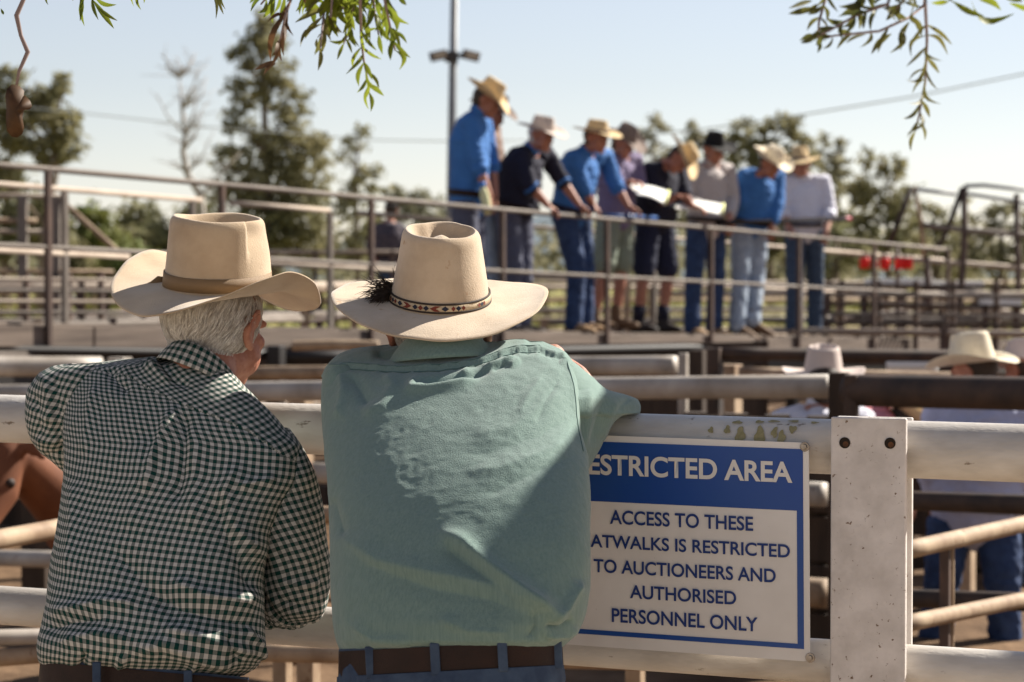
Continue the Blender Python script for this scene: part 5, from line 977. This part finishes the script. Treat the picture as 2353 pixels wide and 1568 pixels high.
# ------------------------------------------------------------------ cow at the left edge
def cow():
    d = 8.8; H = P(16, 1085, d); base = Vector((H.x + .36, H.y + .62, 0)); H = base + (H - base) / .72; mb = MB(); f = Vector((-.50, -.86, 0)).normalized(); X = Vector((f.y, -f.x, 0))
    B = lambda a, z, s=0: base + f * a + X * s + UPZ * z
    mb.limb([B(-1.35, 1.02), B(-.9, 1.0), B(-.3, .96), B(.2, .98), B(.45, 1.02)], [(.22, .30), (.30, .38), (.33, .40), (.27, .36), (.20, .27)], 20, X)
    mb.limb([B(.35, 1.06), B(.62, 1.12), H + UPZ * .06 - f * .08], [.20, .165, .12], 16)
    hd = (f + Vector((0, 0, -1.3))).normalized(); mb.limb([H + UPZ * .10, H + hd * .12, H + hd * .28, H + hd * .40], [(.105, .11), (.10, .12), (.075, .085), (.068, .07)], 18, X)
    for s in (-1, 1):
        mb.limb([H + UPZ * .12 + X * .08 * s, H + UPZ * .13 + X * .17 * s, H + UPZ * .07 + X * .25 * s], [(.03, .02), (.05, .016), (.015, .008)], 12, UPZ)
        mb.limb([B(.25, .85, .16 * s), B(.25, .52, .17 * s), B(.24, .44, .17 * s), B(.25, .10, .17 * s), B(.27, .03, .17 * s)], [.11, .068, .062, .045, .055], 12)
        mb.limb([B(-1.2, .92, .17 * s), B(-1.12, .66, .18 * s), B(-1.34, .42, .18 * s), B(-1.28, .10, .18 * s), B(-1.26, .03, .18 * s)], [.16, .10, .055, .045, .055], 12)
    mb.limb([B(-1.5, 1.15), B(-1.6, .9), B(-1.58, .5)], [.03, .022, .03], 8)
    o = link('cow', remesh(mb, .016, 4), 'cow', None, loc=base); tag(o, 'brown cow with a white face peering through the rails at the left edge', 'cow')
    kids = [o]; bl = MB(); bl.limb([H + UPZ * .10 + f * .05, H + hd * .15 + f * .075, H + hd * .34 + f * .05], [(.045, .03), (.05, .04), (.05, .035)], 14, X); kids.append(bl.build('white_blaze', 'cow_white', o))
    for s in (-1, 1): kids.append(MB().ell(H + hd * .06 + X * .080 * s + f * .040, (.034, .034, .03), None, 14, 10).build('eye', 'cow_eye', o))
    kids.append(MB().limb([H + hd * .33 + f * .02, H + hd * .405 + f * .01], [(.072, .078), (.066, .070)], 16, X).build('muzzle', mat('pale muzzle', (.42, .27, .20), .7), o))
    for q in kids: q.data.transform(Matrix.Scale(.72, 4))
cow()

# ------------------------------------------------------------------ trees
def quads(cent, size, rg, asp=2.0, flat=.0):
    n = len(cent); a = rg.normal(size=(n, 3)); a[:, 2] *= .8; a /= np.linalg.norm(a, axis=1, keepdims=True); b = rg.normal(size=(n, 3)); b -= a * (a * b).sum(1, keepdims=True); b /= np.linalg.norm(b, axis=1, keepdims=True)
    s = (size * rg.uniform(.6, 1.35, size=(n, 1))); A = a * s; Bv = b * s / asp
    return np.stack([cent - A, cent - Bv, cent + A, cent + Bv], 1).reshape(-1, 3)
def quadmesh(name, V, m, parent=None):
    n = len(V) // 4; me = bpy.data.meshes.new(name); me.vertices.add(len(V)); me.vertices.foreach_set('co', V.ravel()); me.loops.add(4 * n); me.loops.foreach_set('vertex_index', np.arange(4 * n))
    me.polygons.add(n); me.polygons.foreach_set('loop_start', np.arange(n) * 4); me.update(calc_edges=True); me.validate(); return link(name, me, m, parent, smooth=False)
def tree(label, u0, d, lobes, trunk, m='gum', leaf=.16, group='gum trees behind the yards', seed=0, tr=.18, dens=.72, cl=20, name='gum_tree'):
    rg = np.random.default_rng(seed + 50); b = P(u0, 640, d); b.z = 0; o = thing(name, label, 'tree', tuple(b), group); cs = []; px = d / FPX
    for (u, v, ru, rv) in lobes:
        c = np.array(P(u, v, d)); R3 = np.array([ru * px, (ru + rv) / 2 * px, rv * px]); k = max(4, int(dens * ru * rv / 95))
        dd = rg.normal(size=(k, 3)); dd /= np.linalg.norm(dd, axis=1, keepdims=True); rr = rg.uniform(.25, 1, size=(k, 1)) ** .55; cc = c + dd * rr * R3
        cr = .20 * min(ru, rv) * px + .16
        for q in cc: cs.append(q + rg.normal(size=(cl, 3)) * cr * np.array([1, 1, .75]) * .6)
    quadmesh('crown', quads(np.concatenate(cs), leaf, rg), m, o)
    tp = [Vector((P(u, v, d).x, P(u, v, d).y, max(-.1, P(u, v, d).z))) for u, v in trunk]; nT = len(tp); tp = [Vector((tp[0].x, tp[0].y, -.1))] + tp
    MB().tube(tp, [tr * 1.25] + [tr * (1 - .75 * i / (nT - 1)) for i in range(nT)], 10).build('trunk', 'bark', o)
    for (u, v, ru, rv) in lobes:
        e = P(u, v + rv * .2, d); s_ = min(tp, key=lambda q: (q - e - UPZ * -1.2).length)
        if (e - s_).length > .5: MB().tube([s_, s_.lerp(e, .5) + UPZ * .25, e], [tr * .42, tr * .3, tr * .10], 7).build('limb', 'bark', o)
    return o
tree('tall slender gum tree rising above the sand hat, the tallest tree in view', 615, 105, [(612, 90, 48, 55), (560, 135, 36, 34), (640, 170, 46, 40), (575, 215, 50, 40), (665, 245, 50, 40), (548, 285, 40, 34), (700, 325, 50, 50), (620, 335, 56, 44), (530, 370, 42, 40), (700, 400, 66, 60), (620, 420, 80, 70), (540, 460, 60, 60), (690, 490, 70, 70), (610, 530, 80, 70), (712, 560, 60, 60), (606, 45, 20, 26)], [(622, 640), (618, 500), (612, 360), (606, 220), (602, 110), (600, 60)], 'gum', .15, seed=1, tr=.24, dens=1.25)
tree('thin gum tree close to the right of the tallest one', 822, 100, [(828, 318, 36, 28), (800, 350, 28, 26), (850, 385, 34, 26), (815, 425, 42, 30), (862, 440, 26, 20), (800, 480, 44, 40), (840, 520, 40, 40), (790, 560, 40, 40), (830, 590, 40, 40)], [(822, 640), (820, 520), (818, 420), (822, 330)], 'gum', .14, seed=2, tr=.12)
tree('spreading gum tree at the left edge with open crown', 120, 78, [(20, 195, 44, 38), (110, 210, 40, 36), (150, 195, 20, 22), (60, 260, 60, 40), (135, 285, 48, 44), (20, 320, 55, 40), (150, 340, 36, 36), (90, 350, 50, 34), (-60, 240, 60, 60), (-20, 400, 60, 40)], [(95, 640), (105, 520), (128, 400), (120, 330), (112, 240)], 'gum', .15, seed=3, tr=.16, dens=.95)
tree('olive gum tree low behind the ramp rails at the far left', 10, 82, [(10, 420, 70, 50), (60, 470, 60, 50), (-60, 470, 80, 60), (20, 540, 80, 60), (100, 540, 50, 50)], [(10, 640), (12, 520), (14, 440)], 'gum_dark', .17, seed=4)
for i, (u, v, ru, d, m) in enumerate(((210, 520, 50, 95, 'shrub'), (262, 560, 52, 98, 'gum'), (320, 500, 46, 110, 'gum_dark'), (378, 545, 52, 104, 'gum'), (440, 505, 48, 96, 'gum_dark'), (468, 575, 56, 90, 'shrub'), (300, 610, 70, 88, 'shrub'), (150, 590, 56, 92, 'gum'))):
    tree(['bright green bushy tree behind the rails left of the sand hat', 'olive bushy tree second from the left behind the ramp brace', 'dark rounded tree in the gap under the bare tree', 'olive tree right below the bare branches', 'dark narrow tree just left of the sand hat crown', 'bright low tree touching the left side of the sand hat', 'bright low shrub seen above the sand hat brim', 'olive low tree behind the post at far left'][i], u, d, [(u, v, ru, ru * .9), (u - ru * .5, v + ru * .7, ru * .8, ru * .7), (u + ru * .55, v + ru * .65, ru * .8, ru * .7)], [(u, 660), (u, v + 30), (u + 4, v)], m, .2, seed=20 + i, group='low trees behind the left rails', tr=.13, dens=.9)
for i, (u, d, lob, m) in enumerate(((1500, 120, [(1500, 292, 30, 28), (1480, 330, 34, 28), (1520, 350, 30, 26), (1500, 400, 44, 40), (1480, 470, 50, 50)], 'gum_far'), (1602, 125, [(1602, 292, 30, 20), (1590, 330, 34, 26), (1630, 340, 30, 24), (1600, 400, 50, 40), (1610, 480, 60, 50)], 'gum_far'),
        (1770, 115, [(1720, 305, 52, 40), (1790, 300, 50, 36), (1840, 320, 36, 30), (1700, 355, 56, 42), (1780, 370, 70, 46), (1850, 380, 46, 36), (1690, 430, 60, 50), (1790, 450, 80, 60), (1860, 470, 60, 60), (1720, 540, 80, 60), (1830, 560, 80, 60)], 'gum'), (1925, 120, [(1915, 335, 34, 26), (1890, 370, 36, 30), (1935, 385, 24, 24), (1905, 430, 44, 40)], 'gum_far'),
        (2040, 112, [(2010, 375, 38, 30), (2060, 395, 36, 28), (1990, 430, 50, 40), (2060, 450, 50, 44), (1960, 490, 50, 50), (2030, 530, 70, 56), (1960, 580, 60, 50), (2080, 560, 50, 50)], 'gum'), (2150, 118, [(2130, 510, 46, 40), (2190, 540, 50, 40), (2120, 590, 60, 44), (2200, 600, 60, 40)], 'gum'), (2300, 116, [(2260, 520, 44, 40), (2320, 505, 46, 40), (2370, 540, 50, 50), (2260, 590, 60, 46), (2340, 600, 60, 44)], 'gum_far'), (1920, 108, [(1900, 520, 56, 50), (1930, 590, 70, 50), (1860, 610, 60, 40)], 'gum_dark'))):
    tree(['grey green gum tree top between the brown hat and the bowed man', 'small pale gum tree behind the black hat', 'broad olive gum tree behind the man with the cream hat', 'thin grey gum tree right of the straw hat at the row end', 'tall olive gum tree to the right of the man in lavender', 'low olive gum tree behind the slanted gate stays', 'low grey gum tree at the far right edge', 'dark bushy gum tree at the lavender sleeve'][i], u, d, lob, [(u, 660), (u, 520), (u, lob[0][1] + 20)], m, .19, seed=40 + i, tr=.17)
for i, (u, v, ru) in enumerate(((950, 470, 40), (1010, 520, 60), (905, 440, 26))):
    tree(['small gum tree left of the light pole', 'round gum tree at the foot of the light pole', 'faint gum tree tip beside the thin tree'][i], u, 130, [(u, v, ru, ru), (u + 10, v + ru, ru * 1.2, ru)], [(u, 660), (u, v + 20)], 'gum_far', .2, seed=70 + i, tr=.14)
# bare dead tree
rg = np.random.default_rng(4); d = 84; b = P(455, 640, d); b.z = 0; dt = thing('dead_tree', 'bare dead tree with grey leafless branches between the two leafy trees', 'tree', tuple(b))
TPp = [(468, 640), (466, 520), (460, 450), (430, 400), (420, 350), (425, 310), (418, 250), (412, 180)]; tp = [P(u, v, d) for u, v in TPp]; tp[0].z = -.1
MB().tube(tp, [.16, .15, .13, .12, .10, .08, .06, .02], 9).build('trunk', 'bark_dead', dt)
for i in range(26):
    k = rg.integers(2, 8); s_ = tp[k]; ln = rg.uniform(.7, 2.2) * (1 if k < 7 else .5); dv = Vector((rg.choice([-1, 1]) * rg.uniform(.4, 1), rg.uniform(-.5, .5), rg.uniform(.5, 1.5))).normalized()
    p1 = s_ + dv * ln * .5; p2 = p1 + (dv + Vector((rg.normal() * .3, 0, .3 + rg.normal() * .3))).normalized() * ln * .5; mb = MB(); mb.tube([s_, p1, p2], [.045, .03, .012], 6)
    for j in range(5):
        q = s_.lerp(p1, .4 + .12 * j) if j < 3 else p1.lerp(p2, .3 * (j - 2)); e = q + Vector((rg.normal() * .5, rg.normal() * .3, rg.uniform(-.1, .6))); mb.tube([q, e], [.016, .006], 5)
    mb.build('limb', 'bark_dead', dt)
# far wood along the horizon
V = []
for i in range(150):
    x = rg.uniform(-95, 95); y = rg.uniform(185, 230); h = rg.uniform(3.5, 7.5) * (1 if rg.random() < .8 else 1.4); c = np.array([x, y, h * .55]); V.append(c + rg.normal(size=(90, 3)) * np.array([1.9, 1.6, h * .24]))
fo = quadmesh('distant_woodland', quads(np.concatenate(V), .5, rg, 1.6), 'gum_far'); tag(fo, kind='stuff')
V = []
for i in range(420):
    x = rg.uniform(-28, 40); y = rg.uniform(62, 110); V.append(np.array([x, y, .35]) + rg.normal(size=(22, 3)) * np.array([.7, .6, .22]))
tag(quadmesh('ground_cover', quads(np.concatenate(V), .22, rg, 3), mat('dry grass', (.26, .23, .09), .9, (.15, .17, .05), .3, trans=.2)), kind='stuff')

# ------------------------------------------------------------------ light pole and wires
d = 36; t0, t1 = P(1047, -160, d), P(1028, 640, d); t1.z = 0
lp = thing('floodlight_pole', 'tall grey steel pole carrying two floodlights behind the tall man in blue', 'light pole', tuple(t1))
MB().tube([t1, t0], [.075, .056], 14).build('pole', 'pole', lp)
MB().beam(P(992, 129, d), P(1098, 127, d), .07, .06).build('crossarm', 'lamp_body', lp, smooth=False)
for u, s in ((1008, -1), (1082, 1)):
    fl = MB(); c = P(u, 128, d - .06); fl.box(c, Vector((.13, .02, -.03 * s)), Vector((0, .13, .02)), Vector((.02 * s, 0, .065))); o = fl.build('floodlight', 'lamp_body', lp, smooth=False, bevel=.01)
    MB().box(c + Vector((.0, -.135, -.01)), Vector((.11, 0, -.026 * s)), Vector((0, .006, 0)), Vector((.015 * s, 0, .045))).build('glass', 'lamp_glass', o, smooth=False)
MB().box(P(1037, 131, d - .05), Vector((.10, 0, 0)), Vector((0, .1, 0)), Vector((0, 0, .075))).build('bracket_box', 'lamp_body', lp, smooth=False, bevel=.01)
for lab, pts, r in (('faint power wire crossing the sky at the left behind the bare tree', [(-400, 205), (170, 258), (480, 292), (850, 322), (1035, 325), (1250, 322)], .018), ('faint power wire rising to the right edge of the sky', [(1400, 315), (1600, 300), (1820, 268), (2100, 222), (2353, 170), (2700, 95)], .026)):
    q = [P(u, v, 70) for u, v in pts]; o = MB().tube(q, r, 6).build('power_wire', 'wire'); tag(o, lab, 'wire')

# ------------------------------------------------------------------ the pepper tree overhead
pt = thing('pepper_tree', 'overhanging tree whose narrow leaf sprays hang into the top of the view', 'tree', (3.4, 7.2, 0))
MB().tube([(3.4, 7.2, -.1), (3.36, 7.15, 1.2), (3.3, 7.0, 2.4), (3.2, 6.8, 3.1)], [.26, .21, .18, .15], 16).build('trunk', 'bark', pt)
MB().tube([(3.2, 6.8, 3.1), (3.5, 6.0, 3.3), (3.6, 5.0, 3.4), (3.1, 3.8, 3.15), (2.1, 3.0, 2.72), (1.1, 3.0, 2.42), (.2, 3.25, 2.36), (-.6, 3.4, 2.38), (-1.4, 3.3, 2.46), (-2.2, 2.8, 2.6)], [.13, .11, .10, .085, .07, .06, .05, .04, .03, .012], 12).build('limb', 'bark', pt)
MB().tube([(1.1, 3.0, 2.42), (.4, 3.6, 2.46), (-.3, 3.95, 2.40), (-1.0, 3.95, 2.44), (-1.7, 3.9, 2.55)], [.05, .04, .03, .022, .01], 10).build('limb', 'bark', pt)
# unseen limb added and shaped to shade the lower back of the green shirt
eA, eB = Vector((.122, 4.27, 1.37)), Vector((-.054, 3.93, 1.167)); ab = (eA - eB); pn_ = sd.cross(ab).normalized(); pn_ = pn_ if pn_.z < 0 else -pn_
LR = .17; OF_ = LR - .030; q0, q1 = eB + sd * 1.95 + pn_ * OF_, eA + sd * 1.95 + pn_ * OF_; dl_ = (q1 - q0)
MB().tube([q0 - dl_ * 2.6, q0 - dl_ * 1.5, q0 - dl_ * .5, q0, q1, (2.3, 6.2, 2.05), (3.3, 7.0, 1.9)], [.012, .06, .13, LR * .96, LR, LR, .18], 18).build('limb', 'bark', pt)
LIMB = [Vector(a).lerp(Vector(b), k / 8) for pl in (((2.1, 3.0, 2.72), (1.1, 3.0, 2.42), (.2, 3.25, 2.36), (-.6, 3.4, 2.38), (-1.4, 3.3, 2.46)), ((.4, 3.6, 2.46), (-.3, 3.95, 2.40), (-1.0, 3.95, 2.44), (-1.7, 3.9, 2.55))) for a, b in zip(pl, pl[1:]) for k in range(8)]
def leafv(base, tip, wd, rg, bend=.12):
    a = Vector(base); b = Vector(tip); L_ = (b - a).length; dr_ = (b - a) / L_; n = Vector((rg.normal() * .55, -1, rg.normal() * .55)); n = (n - dr_ * n.dot(dr_)).normalized(); x = dr_.cross(n); bn = rg.normal() * bend * L_; bs = rg.normal() * bend * L_; vs = []; prof = (.12, .62, .95, 1.0, .85, .5, .06)
    for i, p in enumerate(prof):
        t = i / 6; c = a.lerp(b, t) + n * bn * math.sin(math.pi * t) + x * bs * math.sin(math.pi * t); vs += [c - x * wd * p / 2 + n * wd * .12 * p, c, c + x * wd * p / 2 + n * wd * .12 * p]
    return vs, [(3 * i + k, 3 * i + 1 + k, 3 * i + 4 + k, 3 * i + 3 + k) for i in range(6) for k in range(2)]
def sprig(pts, d, m, pairs=0, ln=60, wd=12, ang=50, extra=(), r=.0016, seed=0, tipleaf=True, start=.0, jit=12):
    rg = np.random.default_rng(seed + 90); q = [P(u, v, d + .05 * rg.normal()) for u, v in pts]; top = min(LIMB, key=lambda w_: (w_ - q[0]).length); full = [top, top.lerp(q[0], .55) + Vector((0, 0, .05))] + q
    o = MB().tube(full, [r * 3, r * 2] + [r * (1.6 - 1.1 * i / len(q)) for i in range(len(q))], 7).build('hanging_sprig', 'twig', pt); L_ = MB()
    P2 = np.array(pts, float); sl_ = np.concatenate([[0], np.cumsum(np.hypot(*np.diff(P2, axis=0).T))])
    for k in range(pairs):
        t = start + (1 - start) * (k + .6) / (pairs + .4); s_ = t * sl_[-1]; u, v = np.interp(s_, sl_, P2[:, 0]), np.interp(s_, sl_, P2[:, 1]); i = min(len(pts) - 2, max(0, int(np.searchsorted(sl_, s_)) - 1)); dv = P2[i + 1] - P2[i]; a0 = math.atan2(dv[1], dv[0])
        for sgn in (-1, 1):
            if rg.random() < .08: continue
            a = a0 + sgn * R(ang * (1 - .45 * t) + rg.normal() * jit); l_ = ln * (1 - .35 * t) * rg.uniform(.75, 1.15); du, dvv = math.cos(a) * l_, math.sin(a) * l_ + l_ * .12
            L_.add(*leafv(P(u, v, d), P(u + du, v + dvv, d + rg.normal() * .022), wd / FPX * d * rg.uniform(.8, 1.15), rg))
    for (u1, v1, u2, v2, w_) in extra: L_.add(*leafv(P(u1, v1, d), P(u2, v2, d + rg.normal() * .02), w_ / FPX * d, rg))
    if tipleaf: (u, v), (u2, v2) = pts[-1], pts[-2]; k = ln * .7 / math.hypot(u - u2, v - v2); L_.add(*leafv(P(u, v, d), P(u + (u - u2) * k, v + (v - v2) * k, d), wd / FPX * d, rg))
    L_.build('leaves', m, o); return o
sprig([(190, -60), (198, -20)], 4.05, 'leaf', extra=[(186, -12, 184, 49, 11), (196, -14, 194, 60, 11), (211, -4, 226, 46, 9), (213, 0, 262, 66, 12), (224, 16, 270, 48, 9), (218, -6, 268, 11, 11), (205, -20, 236, -8, 10)], seed=1, tipleaf=False)
sprig([(330, -70), (318, -30)], 4.05, 'leaf', extra=[(303, -20, 308, 16, 7), (318, -20, 324, 23, 7), (328, -22, 331, 8, 6), (110, -20, 111, 12, 5), (2, 20, 8, 34, 6), (160, -16, 168, 3, 8)], seed=2, tipleaf=False)
sprig([(505, -80), (500, -20)], 3.9, 'leaf_olive', extra=[(486, -20, 496, 44, 8), (496, -20, 514, 34, 7), (516, -20, 518, 22, 7)], seed=3, tipleaf=False)
sprig([(700, -60), (668, 0), (655, 40), (640, 110), (628, 142)], 3.55, 'leaf_brown', extra=[(668, 0, 628, 76, 13), (654, 30, 622, 140, 14), (640, 92, 630, 150, 10), (640, 110, 624, 150, 9), (632, 140, 584, 160, 12), (634, 146, 606, 173, 12), (660, 50, 652, 130, 11), (662, 10, 655, 96, 12)], pairs=3, ln=60, wd=9, seed=4, tipleaf=False)
sprig([(640, -70), (625, -20), (600, 10)], 3.6, 'leaf', extra=[(605, -10, 576, 28, 12), (612, -4, 592, 30, 13), (624, -10, 604, 42, 13), (632, -10, 626, 54, 12), (600, -20, 574, 8, 10), (655, -10, 640, 60, 12), (645, -12, 630, 30, 12)], seed=5, tipleaf=False)
sprig([(750, -70), (748, 0), (742, 50), (736, 110)], 3.5, 'leaf_olive', pairs=4, ln=75, wd=13, ang=38, extra=[(745, 20, 678, 52, 14), (740, 55, 690, 108, 11), (740, 60, 722, 128, 10), (744, 60, 736, 128, 10), (750, 30, 780, 78, 14), (756, 40, 786, 76, 12)], seed=6)
sprig([(770, -70), (775, -10), (790, 20)], 3.5, 'leaf', pairs=11, ln=80, wd=15, ang=50, extra=[(760, -10, 735, 40, 16), (770, -10, 800, 60, 18), (780, -6, 822, 30, 17), (765, 0, 772, 66, 15), (740, -20, 700, 28, 16), (720, -20, 700, 20, 15), (700, -20, 716, 26, 13)], seed=7)
sprig([(828, -70), (828, 10), (830, 90), (836, 140), (846, 190), (848, 212)], 3.45, 'leaf', pairs=15, ln=64, wd=10, ang=38, seed=8, jit=22)
sprig([(800, -60), (812, 10), (806, 60), (790, 100)], 3.45, 'leaf', pairs=10, ln=58, wd=10, ang=42, seed=18, jit=24)
sprig([(880, -70), (884, 0), (896, 60), (908, 116)], 3.4, 'leaf', pairs=6, ln=66, wd=12, ang=32, extra=[(884, -6, 940, 56, 14), (890, 10, 920, 60, 12), (900, 70, 935, 100, 9), (870, -20, 902, 18, 13), (910, -20, 934, 12, 12), (866, -10, 880, 50, 12)], seed=9)
sprig([(860, -70), (856, -10), (862, 40), (870, 80)], 3.45, 'leaf', pairs=8, ln=66, wd=11, ang=40, seed=33, jit=18)
sprig([(760, -70), (764, -10), (760, 40)], 3.5, 'leaf', pairs=7, ln=70, wd=13, ang=40, seed=34, jit=20)
sprig([(690, -70), (700, -20), (710, 16)], 3.6, 'leaf', pairs=7, ln=60, wd=14, ang=60, seed=10)
# right hand sprays
sprig([(2122, -60), (2126, 10), (2130, 90), (2126, 190), (2112, 265), (2104, 300)], 3.0, 'leaf_olive', pairs=10, ln=70, wd=9, ang=56, seed=11, start=.28, jit=6)
sprig([(2128, -50), (2124, 12), (2090, 40), (2020, 72), (1920, 82), (1880, 88)], 3.05, 'leaf_olive', pairs=7, ln=62, wd=12, ang=62, extra=[(2048, 78, 2002, 125, 15), (2072, 62, 2045, 122, 14), (2090, 50, 2070, 116, 13), (1990, 80, 1944, 100, 11), (2100, 40, 2118, 82, 14)], seed=12)
sprig([(2060, -60), (2040, 10), (1970, 34), (1900, 74), (1876, 84)], 3.0, 'leaf_olive', pairs=9, ln=56, wd=13, ang=48, seed=13)
sprig([(1900, -60), (1896, 0), (1882, 50), (1880, 90)], 3.05, 'leaf_olive', pairs=5, ln=46, wd=10, ang=42, extra=[(1870, 18, 1812, 32, 15), (1866, 2, 1812, 20, 11), (1880, 10, 1850, 30, 12)], seed=14)
sprig([(2300, -70), (2240, -30), (2180, 0)], 3.0, 'leaf', extra=[(2190, 4, 2262, 38, 17), (2232, 2, 2330, 32, 20), (2250, 0, 2300, 24, 15), (2320, 8, 2370, 22, 18), (2300, -10, 2350, 4, 16), (2180, 4, 2140, 8, 12)], seed=15, tipleaf=False)
sprig([(2000, -60), (1990, -10), (1960, 30)], 3.05, 'leaf_olive', pairs=5, ln=60, wd=14, ang=50, seed=16)
sprig([(2100, -60), (2090, -14), (2060, 20)], 3.05, 'leaf_olive', pairs=5, ln=52, wd=13, ang=55, seed=17)
# crooked twig with a curled dead leaf at the left
tw = [P(u, v, 3.9) for u, v in ((60, -14), (38, 36), (48, 82), (64, 120), (44, 164), (38, 196))]
top = min(LIMB, key=lambda w_: (w_ - tw[0]).length); o = MB().tube([top, top.lerp(tw[0], .6)] + tw, [.006, .005, .0036, .0042, .0032, .004, .0028, .0022], 8).build('dead_twig', 'twig', pt)
pts = [(0.30, 0), (.55, .03), (.72, .12), (.70, .28), (.80, .36), (.74, .20), (.92, .30), (1.0, .40), (.93, .47), (.72, .46), (.66, .62), (.72, .80), (.66, .92), (.48, .99), (.28, .97), (.12, .86), (.08, .62), (.10, .40), (.06, .22), (.12, .08)]
vs = []; n_ = len(pts)
for s in (0, 1):
    for (x, y) in pts: vs.append(P(8 + 66 * x, 194 + 124 * y, 3.9 + .02 * math.sin(x * 3.2) + .004 * s))
ctr = [P(8 + 66 * .4, 194 + 124 * .5, 3.9 - .012), P(8 + 66 * .4, 194 + 124 * .5, 3.9 - .008)]; vs += ctr
MB().add(vs, [(i, (i + 1) % n_, 2 * n_) for i in range(n_)] + [((i + 1) % n_ + n_, i + n_, 2 * n_ + 1) for i in range(n_)] + [(i, i + n_, (i + 1) % n_ + n_, (i + 1) % n_) for i in range(n_)]).build('curled_leaf', 'leaf_brown', o)
